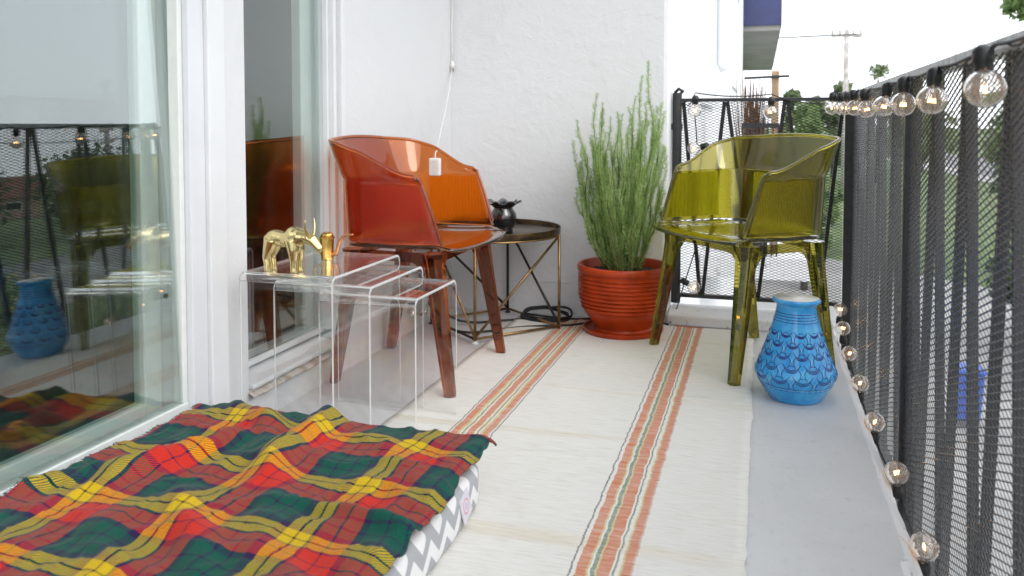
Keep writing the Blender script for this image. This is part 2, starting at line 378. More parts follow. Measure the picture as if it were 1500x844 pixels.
# floor slab with a worn, rounded outer edge and lower ledge
def edge_x(y): return .283 + .006*noise.noise(V(y*3.1, 0, 3)) - (.012 if abs(y-1.63) < .05 else 0) + .004*noise.noise(V(y*17, 4, 0))
f = MB(); ny = 150; Y0, Y1 = -1.2, 3.42
prof = lambda y: [(XW-.02, 0), (.05, 0), (.20, 0), (edge_x(y)-.012, 0), (edge_x(y)-.003, -.003), (edge_x(y)+.004, -.012), (edge_x(y)+.010, -.030), (edge_x(y)+.020, -.036), (edge_x(y)+.022, -.04), (edge_x(y)+.022, -.16), (XW-.02, -.16)]
for j in range(ny+1):
    y = Y0+(Y1+.18-Y0)*j/ny
    for x, z in prof(y): f.v.append((x, y, z))
k = len(prof(0))
for j in range(ny):
    for i in range(k):
        f.f.append((j*k+i, j*k+(i+1) % k, (j+1)*k+(i+1) % k, (j+1)*k+i)); f.m.append(1 if 3 <= i <= 8 else 0)
f.f += [tuple(range(k))[::-1], tuple(ny*k+i for i in range(k))]; f.m += [0, 0]
tag(f.build('balcony_floor', [M['floor'], M['slab_edge']], smooth=True, auto=35), kind='structure')
kb = MB().box(-.362, .278, 3.365, 3.60, .0, .045)
tag(kb.build('kerb', M['slab_edge'], loc=(0, 3.48, 0), bevel=.008), kind='structure')

# left wall of the flat: pieces round door and window openings
wl = MB(); T = .16
def wbox(y0, y1, z0, z1): wl.box(XW-T, XW, y0, y1, z0, z1)
ZT = 2.7
wbox(-3.0, -1.2, 0, ZT); wbox(-1.2, 1.79, 2.12, ZT); wbox(1.79, 1.89, -.02, ZT); wbox(1.89, 2.412, -.02, .10); wbox(1.89, 2.412, 2.12, ZT); wbox(2.412, 3.419, -.02, ZT)
wl.build('stucco_wall', M['stucco_side'], loc=(XW, 2.6, 0), merge=True)
tag(bpy.data.objects['stucco_wall'], 'smooth white stucco wall around the glass door and the narrow window', 'wall')
shade_slab_ = MB().box(XW-.2, -.12, -3.2, 3.6, 2.72, 2.9); tag(shade_slab_.build('overhead_shade_slab', M['stucco_side'], loc=(-.5, 0, 2.72)), 'added white slab overhead, out of view, holding back skylight', 'balcony')  # unseen slab, added to cut the skylight on walls and floor
we = MB()
we.box(XW-.02, -.366, 3.42, 3.62, -.02, 2.72)
o = we.build('stucco_wall', M['stucco_end'], loc=(-.85, 3.52, 0), bevel=.02); tag(o, 'rough trowelled white stucco end wall behind the potted shrub', 'wall')

# sliding glass door
d = thing('sliding_door', 'large sliding glass door with white frame reflecting the sky and railing', 'glass door', (XW, .7, 0))
fr = MB(); fr.box(XW-.13, XW+.004, -1.2, 1.665, 0.0, .085); fr.box(XW-.125, XW-.006, -1.2, 1.663, .085, .118); fr.box(XW-.13, XW+.002, -1.2, 1.665, 2.06, 2.119)
fr.box(XW-.13, XW+.002, 1.665, 1.722, 0.0, 2.119); fr.box(XW-.13, XW+.002, -1.199, -1.14, .119, 2.06)
fr.build('door_frame', M['frame_grey'], d, bevel=.003)
MB().box(XW-.12, XW+.014, 1.7225, 1.7895, -.005, 2.14).build('door_trim', M['white_paint'], d, bevel=.003)
ft = MB(); ft.box(XW-.048, XW-.012, -1.14, 1.6645, .1185, .142); ft.box(XW-.045, XW-.015, 1.648, 1.664, .142, 2.06); ft.build('pane_gasket', M['vinyl'], d, bevel=.002)
pn = MB().box(-.003, .003, -1.15, 1.16, -.02, 1.94).build('glass_pane', M['pane'], d, world=False)
pn.location = (-.019, -.20, .14); pn.rotation_euler = (0, radians(-2.1), 0)
ip = MB()
ip.box(XW-.122, XW-.088, 1.602, 1.6635, .1185, 2.055); ip.box(XW-.122, XW-.088, -1.1, 1.602, .1185, .150)
ip.build('sliding_stile', M['vinyl'], d, bevel=.004)
MB().box(XW-.108, XW-.102, -1.1, 1.602, .1505, 2.05).build('inner_pane', M['pane_back'], d)
MB().tube([(XW-.075, 1.6652, .40), (XW-.075, 1.6615, .40)], .006, 12).build('screw', M['black_plastic'], d)
# window
w = thing('window', 'narrow dark window in white frame behind the amber chair', 'window', (XW, 2.15, .1))
fr = MB(); fr.box(XW-.13, XW-.012, 2.392, 2.4115, .142, 2.119); fr.box(XW-.10, XW+.006, 2.4125, 2.434, .10, 2.13); fr.box(XW-.13, XW-.055, 1.891, 2.391, .136, .152); fr.box(XW-.13, XW-.055, 1.891, 1.905, .1525, 2.1)
fr.box(XW-.05, XW-.030, 2.380, 2.3915, .145, 2.119)
fr.build('window_frame', M['white_paint'], w, bevel=.003)
MB().box(XW-.073, XW-.067, 1.906, 2.391, .1525, 2.1).build('glass_pane', M['pane'], w)
ip = MB(); ip.box(XW-.128, XW-.095, 2.325, 2.391, .1525, 2.1); ip.build('window_stile', M['vinyl'], w, bevel=.003)
s_ = MB(); s_.hexa([(XW-.13, 1.895, .101), (XW+.012, 1.895, .101), (XW+.012, 2.37, .101), (XW-.13, 2.37, .101)], [(XW-.13, 1.895, .135), (XW+.012, 1.895, .115), (XW+.012, 2.37, .115), (XW-.13, 2.37, .135)])
s_.build('window_sill', M['white_paint'], w, bevel=.004)
def sillz(y): return .083+.004*noise.noise(V(y*14, 0, 0))
lip = MB().grid(lambda a, c: (XW+.002+.016*sin(pi*c), 1.885+.475*a, sillz(1.885+.475*a)+.022*(c-.5)*(1+.3*noise.noise(V(a*9, 2, 0)))), 60, 8)
lip.build('sill_lip', M['sill_stain'], w, smooth=True)
# dim rooms behind the glass
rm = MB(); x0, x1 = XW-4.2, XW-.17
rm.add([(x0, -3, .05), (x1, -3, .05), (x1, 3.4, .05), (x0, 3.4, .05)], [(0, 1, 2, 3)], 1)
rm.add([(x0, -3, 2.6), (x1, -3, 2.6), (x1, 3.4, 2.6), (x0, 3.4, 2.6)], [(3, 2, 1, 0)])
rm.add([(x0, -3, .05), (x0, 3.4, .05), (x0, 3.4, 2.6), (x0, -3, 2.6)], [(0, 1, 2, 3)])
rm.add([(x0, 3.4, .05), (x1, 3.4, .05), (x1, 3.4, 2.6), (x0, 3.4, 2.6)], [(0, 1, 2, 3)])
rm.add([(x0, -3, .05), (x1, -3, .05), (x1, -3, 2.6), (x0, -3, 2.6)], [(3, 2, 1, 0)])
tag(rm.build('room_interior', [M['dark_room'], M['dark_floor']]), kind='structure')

# ------------------------------------------------------------------ railings
LWD, SWD = .0285, .0115
def mesh_panel(a0, a1, z0, z1, P, w=.0029, d=.0013, LWD=.038, SWD=.0135):
    """expanded metal: continuous zigzag strands; P(a, z, depth) -> world"""
    mb = MB(); rows = int((z1-z0)/(SWD/2)); cols = int((a1-a0)/(LWD/2))
    for r in range(rows):
        zc = z0+SWD/2*(r+.5); base = len(mb.v)
        for i in range(cols+1):
            up = ((i+r) % 2 == 0); zz = zc+(SWD/4-w*.12)*(1 if up else -1); a = a0+i*LWD/2
            for dz, dd in ((-w/2, d*.2), (-w/2*.9, d), (w/2, d*.0), (w/2*.9, -d*.8)):
                mb.v.append(P(a, zz+dz, dd))
        for i in range(cols):
            for q in range(4):
                b0 = base+i*4; mb.f.append((b0+q, b0+(q+1) % 4, b0+4+(q+1) % 4, b0+4+q)); mb.m.append(0)
    return mb
XR = .352
sr = thing('balcony_railing', 'long black railing of expanded metal mesh running along the open side', 'railing', (XR, 1.7, 0))
YA, YB, ZB, ZTOP = -.9, 3.54, -.17, .94
mesh_panel(YA, YB, ZB, ZTOP-.004, lambda a, z, dd: (XR+dd, a, z)).build('mesh_screen', M['mesh_metal'], sr)
tr_ = MB().box(XR-.010, XR+.040, YA, YB+.05, .932, .951); tr_.build('top_rail', M['rail_top'], sr, bevel=.003)
MB().box(XR+.006, XR+.034, YA, YB, ZB-.02, ZB).build('bottom_rail', M['black_metal'], sr, bevel=.002)
for yp in (.62, 2.225, 3.535):
    MB().box(XR-.012 if yp < 3.4 else XR-.03, XR+.026, yp-.011, yp+.011, ZB-.05, .931).build('post', M['black_metal'], sr, bevel=.003)
per = .285
for side in (0,):
    y = YA+.195
    while y < YB-.05:
        if abs(y-.62) > .02:
            MB().bar((XR+.020, y+.012, ZB), (XR+.020, y+per/2-.012, .931), .014, .017, (1, 0, 0)).build('zigzag_bar', M['black_metal'], sr)
            MB().bar((XR+.020, y+per/2+.012, .931), (XR+.020, y+per-.012, ZB), .014, .017, (1, 0, 0)).build('zigzag_bar', M['black_metal'], sr)
        y += per
er = thing('balcony_railing', 'short black end railing of expanded metal mesh behind the olive chair', 'railing', (0, 3.56, 0))
YE_ = 3.56
mesh_panel(-.335, .325, .095, .918, lambda a, z, dd: (a, YE_+dd, z), w=.0021, LWD=.0285, SWD=.0115).build('mesh_screen', M['black_metal'], er)
MB().box(-.345, XR-.012, YE_-.010, YE_+.03, .918, .932).build('top_rail', M['black_metal'], er, bevel=.002)
MB().box(-.345, .335, YE_-.008, YE_+.02, .080, .096).build('bottom_rail', M['black_metal'], er, bevel=.002)
pp = MB().tube([(-.342, YE_-.02, .06), (-.342, YE_-.02, .955)], .020, 14)
pp.box(-.366, -.32, YE_-.028, YE_-.0, .30, .325); pp.box(-.366, -.32, YE_-.028, YE_-.0, .80, .825)
pp.build('post', M['black_metal'], er, smooth=True, auto=40)
MB().tube([(-.352, YE_-.03, .955), (-.335, YE_-.03, .972), (-.318, YE_-.025, .962), (-.330, YE_-.015, .952)], .007, 8).build('wall_hook', M['black_metal'], er, smooth=True)
for x0, x1, dn in ((-.231, -.149, 0), (-.137, -.015, 1), (-.003, .092, 0), (.104, .222, 1), (.236, .318, 0), (-.318, -.243, 1)):
    a, b_ = ((x0, YE_+.014, .097), (x1, YE_+.014, .917)) if not dn else ((x0, YE_+.014, .917), (x1, YE_+.014, .097))
    MB().bar(a, b_, .015, .020, (0, 1, 0)).build('zigzag_bar', M['black_metal'], er)
#STRINGS
R_B = .0275
def bulb_meshes():
    g = MB(); prof = []
    for i in range(19):
        a = -pi/2+pi*i/18*.905; prof.append((max(R_B*cos(a), 0.00001), R_B*sin(a)))
    prof += [(.0088, R_B*1.02), (.0088, R_B*1.2)]
    inner = [(max(r-.0011, .00001), z+(.0011 if z < 0 else -.0011 if z < R_B*.9 else 0)) for r, z in prof[::-1]]
    g.lathe(prof+inner, n=32)
    s_ = MB(); z0 = R_B*.97
    s_.lathe([(.0105, z0), (.0125, z0+.001), (.0128, z0+.010), (.0142, z0+.012), (.0145, z0+.028), (.011, z0+.033), (.006, z0+.037)], n=20)
    fl_ = MB(); p = []
    for i in range(13):
        p.append((-.007+.014*i/12, .0008*sin(i*2.2), -.001+(.0042 if i % 2 else -.0042)))
    fl_.tube(p, .0009, 5); fl_.tube([(-.007, 0, -.003), (-.003, 0, .016), (-.002, 0, .026)], .0004, 4, m=1); fl_.tube([(.007, 0, -.003), (.003, 0, .016), (.002, 0, .026)], .0004, 4, m=1)
    fl_.tube([(0, 0, .012), (0, 0, .028)], .0022, 8, m=2)
    return g, s_, fl_
gb, sb_, fb = bulb_meshes()
proto_b = gb.build('bulb', M['bulb_glass'], smooth=True, auto=60)
proto_s = sb_.build('lamp_socket', M['black_plastic'], smooth=True, auto=40)
proto_f = fb.build('filament', [M['filament'], M['brass_warm'], M['bulb_glass']], smooth=True)
used_b = [False]
def bulb(parent, loc, rot=(0, 0, 0)):
    if not used_b[0]:
        a, s2, f2 = proto_b, proto_s, proto_f; used_b[0] = True
    else:
        a, s2, f2 = link(proto_b.copy()), link(proto_s.copy()), link(proto_f.copy())
    a.location = loc; a.rotation_euler = rot; attach(a, parent)
    for c_ in (s2, f2):
        c_.parent = a; c_.matrix_parent_inverse = Matrix.Identity(4)
def wire_through(anchors, sag, r, twist=True):
    pts = []
    for i in range(len(anchors)-1):
        a, b_ = Vector(anchors[i]), Vector(anchors[i+1])
        for k in range(10):
            t = k/10; p = a.lerp(b_, t); p.z -= sag*4*t*(1-t); p.x += .002*sin(9*t+i); pts.append(p)
    pts.append(Vector(anchors[-1])); return pts
ups = [(.30, .93), (.304, 1.313), (.31, 1.726), (.31, 2.055), (.31, 2.36), (.31, 2.724), (.31, 3.071), (.312, 3.375), (.305, 3.50), (.27, 3.515)]
zs = [.872, .871, .867, .867, .869, .868, .879, .884, .886, .888]
s1 = thing('string_lights', 'black string of lit clear globe bulbs hanging below the top rail of the long railing', 'string lights', (.33, 2.3, .93), 'globe string lights on the railings')
anch = []
for (x, y), z in zip(ups, zs):
    rx, ry = random.uniform(-.12, .12), random.uniform(.02, .22)
    bulb(s1, (x, y, z), (rx, ry, random.uniform(0, 3)))
    anch.append((x+.010, y, z+R_B*.97+.036))
wm = MB().tube(wire_through(anch, .006, .0022), .0028, 6); wm.tube([(p.x+.003, p.y, p.z+.004*sin(p.y*40)) for p in wire_through(anch, .010, 0)], .0022, 6); wm.build('cord', M['black_rubber'], s1, smooth=True)
s2_ = thing('string_lights', 'black string of lit globe bulbs standing upright along the outer floor edge', 'string lights', (.32, 2.4, 0), 'globe string lights on the railings')
los = [(.318, 1.749, -.012), (.318, 2.092, -.005), (.316, 2.465, -.014), (.316, 2.821, -.012), (.318, 3.172, -.010), (.315, 3.39, .030), (.315, 3.52, .075)]
anch = [(.330, .9, -.07), (.325, 1.45, -.08)]
for x, y, z in los:
    bulb(s2_, (x, y, z+.0), (pi+random.uniform(-.12, .12), random.uniform(-.1, .15), random.uniform(0, 3)))
    anch.append((x+.010, y-.004, z-R_B*.97-.036))
wm = MB().tube([(max(p.x, .322) if p.z < -.03 else p.x, p.y, p.z) for p in wire_through(anch, .006, 0)], .0032, 6); wm.build('cord', M['black_rubber'], s2_, smooth=True)
s3 = thing('string_lights', 'black string with a few globe bulbs down the short end railing', 'string lights', (-.1, 3.53, .9), 'globe string lights on the railings')
ends = [(.034, 3.525, .872), (-.268, 3.525, .880), (-.269, 3.52, .722), (-.264, 3.52, .132)]
bulb(s3, ends[0], (0, .1, 0)); bulb(s3, ends[1], (.1, -.05, 1)); bulb(s3, ends[2], (0, radians(80), 0)); bulb(s3, ends[3], (0, radians(-60), 0))
wm = MB().tube(wire_through([(.26, 3.535, .905), (.034, 3.533, .946), (-.268, 3.533, .955), (-.30, 3.53, .90)], .012, 0), .0026, 6)
wm.tube([(-.268, 3.533, .86), (-.262, 3.532, .80), (-.258, 3.532, .74), (-.235, 3.53, .722), (-.25, 3.532, .6), (-.262, 3.532, .45), (-.258, 3.532, .3), (-.30, 3.53, .16), (-.33, 3.49, .05), (-.345, 3.355, .012)], .0026, 6)
wm.build('cord', M['black_rubber'], s3, smooth=True)
#OBJECTS
# ------------------------------------------------------------------ chairs
def chair_shape():
    """front = +x, origin on the floor"""
    r = .095; ub, vb, ue = -.165, .262, .178
    Lb = vb-r; La = pi/2*r; Ls = ue-(ub+r); Lt = Lb+La+Ls
    def plan(s):           # s in -1..1, distance along the U -> point, outward normal, u of point
        sg = 1 if s >= 0 else -1; l = abs(s)*Lt
        if l < Lb:
            k = l/Lb; return V(ub-.010*(1-k*k), sg*l, 0), V(-1, sg*.06*k, 0).normalized()
        if l < Lb+La:
            a = (l-Lb)/r; return V(ub+r-r*cos(a), sg*(Lb+r*sin(a)), 0), V(-cos(a), sg*sin(a), 0)
        q = l-Lb-La; return V(ub+r+q, sg*(vb-.010*(q/Ls)), 0), V(0, sg, 0)
    ZB, ZF = .462, .648
    def rim(s):
        l = abs(s)*Lt
        if l < Lb+La*.55: k = l/(Lb+La*.55); return .778-.014*k*k
        k = min(1, (l-Lb-La*.55)/(Lt-Lb-La*.55-.03)); k2 = k*k*(3-2*k)
        k = .45*k2+.55*(1-(1-k)**1.9)
        return .764-.100*k
    def flare(s):
        l = abs(s)*Lt; k = min(1, max(0, (l-Lb-La*.2)/(Lt-Lb-La*.2))); return .042*(1-k)**1.2+.006
    nu = 112
    rows = [0, .02, .07, .10, .25, .40, .55, .70, .85, .92, .96, 1.0, 1.0+.04, 1.16, 1.3, 1.45, 1.6, 1.75, 1.88, 1.95, 2.0]
    nr = len(rows)-1
    def pt(i, j):
        s = -1+2*i/nu
        # slanted, round-cornered arm front
        t = rows[j]; p, n = plan(s)
        e = max(0, (abs(s)*Lt-(Lt-Ls))/Ls)
        h = rim(s); zf = ZF-.006*max(0, e)-.0
        zf = min(zf, h-.012)
        if t <= 1: z = ZB+(zf-ZB)*t; off = .006*t - .004*(1-t)
        else:
            k = t-1; z = zf+(h-zf)*k; off = .006+flare(s)*(k**.85)
        zt = (z-ZB)/(.665-ZB)
        back = .068*min(1, max(0, zt))+.006*min(1, max(0, zt))**6
        x = p.x+n.x*off; y = p.y+n.y*off
        if e > 0: x = x-e**1.5*back
        if e > .86 and t > 1.5: z -= .012*((e-.86)/.14)**2*(t-1.5)/.5
        # inner rise of the panel bottom at the very front
        return V(x, y, z)
    return pt, nu, nr, rows, Lt, Lb, La, Ls, plan
def make_chair(label, mats, leg_mat, loc, rotz):
    t = thing('armchair', label, 'chair', loc, 'translucent plastic armchairs', rotz)
    pt, nu, nr, rows, Lt, Lb, La, Ls, plan = chair_shape()
    def zone(i, j):
        l = abs(-1+2*(i+.5)/nu)*Lt; tt = (rows[j]+rows[j+1])/2
        if .08 < tt < .95 and (l < Lb+La*.02 or Lb+La*.95 < l < Lt-.022): return 1
        return 0
    mb = MB(); mb.grid(lambda a, c: pt(round(a*nu), round(c*nr)), nu, nr, mf=zone)
    o = mb.build('backrest', mats, t, world=False, smooth=True, auto=25)
    so_ = o.modifiers.new('thickness', 'SOLIDIFY'); so_.thickness = .0065; so_.offset = 0; so_.use_even_offset = True
    # rounded rim bead
    bd = MB(); path = [pt(i, nr) for i in range(nu+1)]
    path = [pt(0, j) for j in range(2, nr)]+path+[pt(nu, j) for j in range(nr-1, 1, -1)]
    bd.tube([p+V(0, 0, .0035) for p in path], .0052, 8); bd.build('rim', mats[0], t, world=False, smooth=True)
    # seat
    def seat(a, c):
        v = -1+2*a; y = v*.252
        k = max(0, (abs(v)-.70)/.30)
        xb = -.158+.085*(1-sqrt(max(0, 1-k*k)))
        xf = .196+.066*sqrt(max(0, 1-v*v*.96))
        cc = 1-(1-c)**1.0; x = xb+(xf-xb)*cc
        fr_ = max(0, (cc-.8)/.2)
        z = .452-.012*sin(pi*min(1, cc))*(1-.6*v*v)+.006*cc-.010*fr_**2
        if abs(v) > .9: z += .008*((abs(v)-.9)/.1)**2*(1-fr_)
        return V(x, y, z)
    st = MB().grid(seat, 40, 32).build('seat', mats[0], t, world=False, smooth=True)
    so_ = st.modifiers.new('thickness', 'SOLIDIFY'); so_.thickness = .0075; so_.offset = -1
    # legs and apron
    for fx, ty, by in ((1, .222, .252), (1, -.222, -.252), (-1, .20, .210), (-1, -.20, -.210)):
        tx, bx = fx*.142 if fx > 0 else -.140, fx*.206; lg = MB(); n = 10; sy = 1 if ty > 0 else -1
        for i in range(n+1):
            k = i/n; z = .4325*(1-k)+.004*k; cx = tx+(bx-tx)*(k**1.1); cy_ = ty+(by-ty)*k
            hw = .0265*(1-k)+.0150*k; hd = .0250*(1-k)+.0145*k; ch = .32
            if k < .12: hw += .006*(1-k/.12)**2; hd += .006*(1-k/.12)**2
            ox, oy = fx, sy
            ring = [(ox*hw, oy*hd*ch), (ox*hw*ch, oy*hd), (-ox*hw*.9, oy*hd), (-ox*hw, oy*hd*.9), (-ox*hw, -oy*hd*.9), (-ox*hw*.9, -oy*hd), (ox*hw*.9, -oy*hd), (ox*hw, -oy*hd*.9)]
            lg.v += [(cx+a, cy_+b_, z) for a, b_ in ring]
        m8 = 8
        for i in range(n):
            for q in range(m8): lg.f.append((i*m8+q, i*m8+(q+1) % m8, (i+1)*m8+(q+1) % m8, (i+1)*m8+q)); lg.m.append(0)
        lg.f += [tuple(range(m8))[::-1], tuple(n*m8+q for q in range(m8))]; lg.m += [0, 0]
        L = lg.build('leg', leg_mat, t, world=False, bevel=.002)
        MB().lathe([(.010, 0), (.0125, .0), (.0135, .0035)], (bx, by, .0002), 16).build('foot_pad', M['clear_cover'], L, world=False, smooth=True)
    ap = MB()
    def arch(p0, p1, nrm):
        p0, p1, nrm = V(*p0), V(*p1), V(*nrm); n = 24; vs = []
        for i in range(n+1):
            a = i/n; p = p0.lerp(p1, a); e = min(a, 1-a)*(p1-p0).length
            dep = .030+.040*max(0, 1-e/.045)**2
            for q in (-.004, .004):
                vs += [p+nrm*q+V(0, 0, .432), p+nrm*q+V(0, 0, .432-dep)]
        fs = []
        for i in range(n):
            b0 = i*4; c0 = b0+4
            fs += [(b0, c0, c0+1, b0+1), (b0+2, b0+3, c0+3, c0+2), (b0, b0+2, c0+2, c0), (b0+1, c0+1, c0+3, b0+3)]
        fs += [(0, 1, 3, 2), (n*4, n*4+2, n*4+3, n*4+1)]
        ap.add(vs, fs)
    arch((.152, -.192, 0), (.152, .192, 0), (1, 0, 0)); arch((-.150, -.172, 0), (-.150, .172, 0), (1, 0, 0))
    for sg in (-1, 1): arch((-.110, sg*.208, 0), (.112, sg*.226, 0), (0, 1, 0))
    ap.build('apron', leg_mat, t, world=False)
    return t
make_chair('orange amber translucent plastic armchair standing by the narrow window', M['amber'], M['amber_leg'], (-1.082, 2.505, .0), radians(0))
make_chair('olive green translucent plastic armchair standing by the railing corner', M['olive'], M['olive_leg'], (-.056, 2.942, .0045), radians(-143.46))

# ------------------------------------------------------------------ rug
def rugz(x, y):
    z = .0042
    for yc, h, wd in ((1.93, .004, .012), (2.03, .003, .02), (1.55, .004, .014), (2.45, .003, .02), (2.9, .002, .03)):
        z += h*math.exp(-((y-yc-.02*noise.noise(V(x*4, yc, 0)))/wd)**2)*(0.6+.5*noise.noise(V(x*5, yc, 3)))
    return z+.0016*(1+noise.noise(V(x*6, y*6, 0)))
rg = MB(); XL, XRr, RY0, RY1 = -.975, -.016, -.4, 3.325
def rugp(a, c):
    y = RY0+(RY1-RY0)*c; x0 = XL+.006*noise.noise(V(y*4, 0, 0)); x1 = XRr+.006*noise.noise(V(y*4, 5, 0))+.004*noise.noise(V(y*25, 5, 0))
    x = x0+(x1-x0)*a; yy = y-.03*(1-c)*0+ (0.018*(a-.5))*0
    return V(x, yy, rugz(x, y))
rg.grid(rugp, 40, 380)
ro = rg.build('rug', M['rug'], loc=(0, 0, 0), smooth=True)
sm_ = ro.modifiers.new('thickness', 'SOLIDIFY'); sm_.thickness = .003; sm_.offset = -1
tag(ro, 'cream woven rug with two orange and green striped bands on the balcony floor', 'rug')
yarn = simple('orange_yarn', (.55, .15, .08), .9, var=.3, vscale=80)
for bandc in (-.725, -.266):
    fg = MB()
    for i in range(56):
        x = bandc-.056+.002*i+random.uniform(-.0006, .0006)
        fg.tube([(x, RY1-.006, .009), (x+random.uniform(-.004, .004), RY1+.008, .007), (x+random.uniform(-.006, .006), RY1+random.uniform(.012, .022), .005)], [.0016, .0013, .0006], 5)
    fg.build('fringe', yarn, ro, world=True)

# ------------------------------------------------------------------ floor cushion and tartan blanket
cu = thing('floor_cushion', 'flat floor cushion in grey and white chevron cotton under the tartan blanket', 'cushion', (-.93, 1.1, 0))
def cush(a, c):      # superellipsoid-like pillow box
    th = 2*pi*a; ph = -pi/2+pi*c
    def se(w, e): return (1 if w >= 0 else -1)*abs(w)**e
    x = -.925+.372*se(cos(ph), .22)*se(cos(th), .16); y = 1.06+.615*se(cos(ph), .22)*se(sin(th), .16)
    z = .0595+.0585*se(sin(ph), .35)
    b_ = .006*noise.noise(V(x*7, y*7, z*9)); return V(x+b_, y+b_*.6, max(.004, z+b_*.4))
cb_ = MB().grid(cush, 160, 40); cb_.build('cover', M['chevron'], cu, smooth=True, merge=True)
pv = []
for i in range(140):
    p = cush(i/140, .80); pv.append(p+V(0, 0, .002))
MB().tube(pv, .0045, 6, closed=True).build('piping', M['white_plastic'], cu, smooth=True)
m, nt, b = new_mat('printed_patch'); M['patch'] = m
tc = N(nt, 'ShaderNodeTexCoord'); mp = N(nt, 'ShaderNodeMapping'); nt.links.new(tc.outputs['Object'], mp.inputs[0]); mp.inputs['Scale'].default_value = (0, 1, 1)
ln = N(nt, 'ShaderNodeVectorMath', operation='LENGTH'); nt.links.new(mp.outputs[0], ln.inputs[0])
c = ramp(nt, ln.outputs['Value'], [(0, (.55, .50, .62)), (.006, (.66, .63, .68)), (.0105, (.64, .34, .40)), (.0140, (.64, .61, .67))], 'CONSTANT')
nt.links.new(c, b.inputs['Base Color']); b.inputs['Roughness'].default_value = .8
pt_ = MB().box(-.0012, .0012, -.024, .024, -.026, .026).build('sewn_label', M['patch'], cu, world=False, bevel=.0008)
pt_.location = (.380, .395, .066); pt_.rotation_euler = (radians(14), radians(-8), 0)

def bl_z(x, y):
    def ridge(ax, ay, bx, by, h, wd):
        d = V(bx-ax, by-ay); L = d.length; d /= L; q = V(x-ax, y-ay); t = q.dot(d); n_ = q.dot(V(-d.y, d.x))
        n_ += .012*noise.noise(V(t*14, ax*7, 0))
        f_ = 1/(1+math.exp(-(t+.02)/.02))/(1+math.exp((t-L-.02)/.03))
        return h*f_*math.exp(-(n_/wd)**2)
    z = .1235
    z += ridge(-.945, 1.70, -.915, 1.35, .030, .030)+ridge(-.915, 1.42, -.82, 1.22, .014, .03)
    z += ridge(-1.08, 1.48, -1.17, 1.22, .034, .034)+ridge(-1.17, 1.30, -1.32, 1.16, .022, .03)
    z += ridge(-.76, 1.262, -.53, 1.235, .020, .016)+ridge(-1.06, 1.60, -.98, 1.45, .014, .026)
    z += ridge(-1.0, 1.22, -.80, 1.02, .018, .03)+ridge(-.78, 1.58, -.60, 1.40, .010, .03)
    z += ridge(-1.22, 1.66, -1.02, 1.56, .018, .03)+ridge(-.75, 1.10, -.56, .98, .014, .025)
    z += ridge(-1.30, 1.0, -1.0, .8, .02, .04)+ridge(-1.1, 1.12, -.93, .98, .014, .03)
    n1 = noise.noise(V(x*5.2, y*5.2, 1.3)); n2 = noise.noise(V(x*13+2*n1, y*13, 4.1)); n3 = noise.noise(V(x*40, y*40, 9))
    z += .010*(n1+.7)+.0055*(n2+.7)+.0014*n3+.0045*(1-abs(noise.noise(V(x*17+y*6, y*11-x*9, 12.7))))**4+.006*(1-abs(noise.noise(V(x*8+y*3, y*6-x*4, 2.7))))**4+.006*(1-abs(noise.noise(V(x*6-y*9, y*5+x*7, 6.7))))**5
    return z
BX0, BX1, BY0, BY1 = -1.335, -.545, .50, 1.71
bl = MB(); nu_, nv_ = 200, 300; uvs = []
def bpt(a, c):
    y = BY0+(BY1-BY0)*c
    xl = XW+.022+.022*noise.noise(V(y*6, 11, 0))+.010*max(0, sin(y*14))+.008*noise.noise(V(y*30, 11, 0))+ (.03 if False else 0)
    xr = BX1+.018*noise.noise(V(y*7, 3, 0))+.010*noise.noise(V(y*21, 3, 0))
    yt = 0.0
    x = xl+(xr-xl)*a
    yy = y+(.020*noise.noise(V(x*5, 7, 0))-.060*max(0, a-.45))*max(0, (c-.6)/.4)
    z = bl_z(x, yy)
    # droop over the cushion's right side and back
    z = max(z, .1225); k = max(0, x+.568); z -= .55*k
    kb_ = max(0, yy-1.655); z -= kb_*.75
    xw = max(x, XW+.012+.003*noise.noise(V(y*20, 0, 0)))
    if x < xw: z += (xw-x)*.9
    return V(xw, yy, z), (x, y)
for j in range(nv_+1):
    for i in range(nu_+1):
        p, q = bpt(i/nu_, j/nv_); bl.v.append(tuple(p))
        n1 = noise.noise(V(q[0]*4.5, q[1]*4.5, 8)); n2 = noise.noise(V(q[0]*4.5, q[1]*4.5, 18))
        uvs.append((q[0]+.022*n1-.08*(q[1]-1.4)*.6+.93+.023, -(q[1]+.022*n2+.05*(q[0]+.9))+1.37+.021+.208*3))
for j in range(nv_):
    for i in range(nu_):
        a = j*(nu_+1)+i; bl.f.append((a, a+1, a+nu_+2, a+nu_+1)); bl.m.append(0)
blo = bl.build('blanket', M['tartan'], smooth=True)
uvl = blo.data.uv_layers.new(name='uv')
for lp in blo.data.loops: uvl.data[lp.index].uv = uvs[lp.vertex_index]
sd_ = blo.modifiers.new('thickness', 'SOLIDIFY'); sd_.thickness = .0045; sd_.offset = 1
tag(blo, 'rumpled wool tartan blanket in red, green and yellow laid over the floor cushion', 'blanket')
# fringe threads at the wall-side edge and the near right edge
def fr_obj(side):
    fm_ = MB()
    for i in range(260):
        c = (i+.5)/260; p, q = bpt(side, c); d_ = -1 if side == 0 else 1
        L = random.uniform(.005, .014)
        p1 = p+V(d_*L*.6, random.uniform(-.004, .004), .002 if side == 0 else -.002); p2 = p+V(d_*L, random.uniform(-.006, .006), random.uniform(-.004, .005))
        if side == 0: p1.x = max(p1.x, XW+.006); p2.x = max(p2.x, XW+.006)
        fm_.tube([p+V(0, 0, .002), p1, p2], [.0011, .0009, .0004], 4)
        bs = len(fm_.v)-12
    return fm_
fm_ = fr_obj(0)
fm_.build('fringe', simple('dark_wool_yarn', (.05, .06, .04), .95, var=.6, vscale=30), blo, world=True)

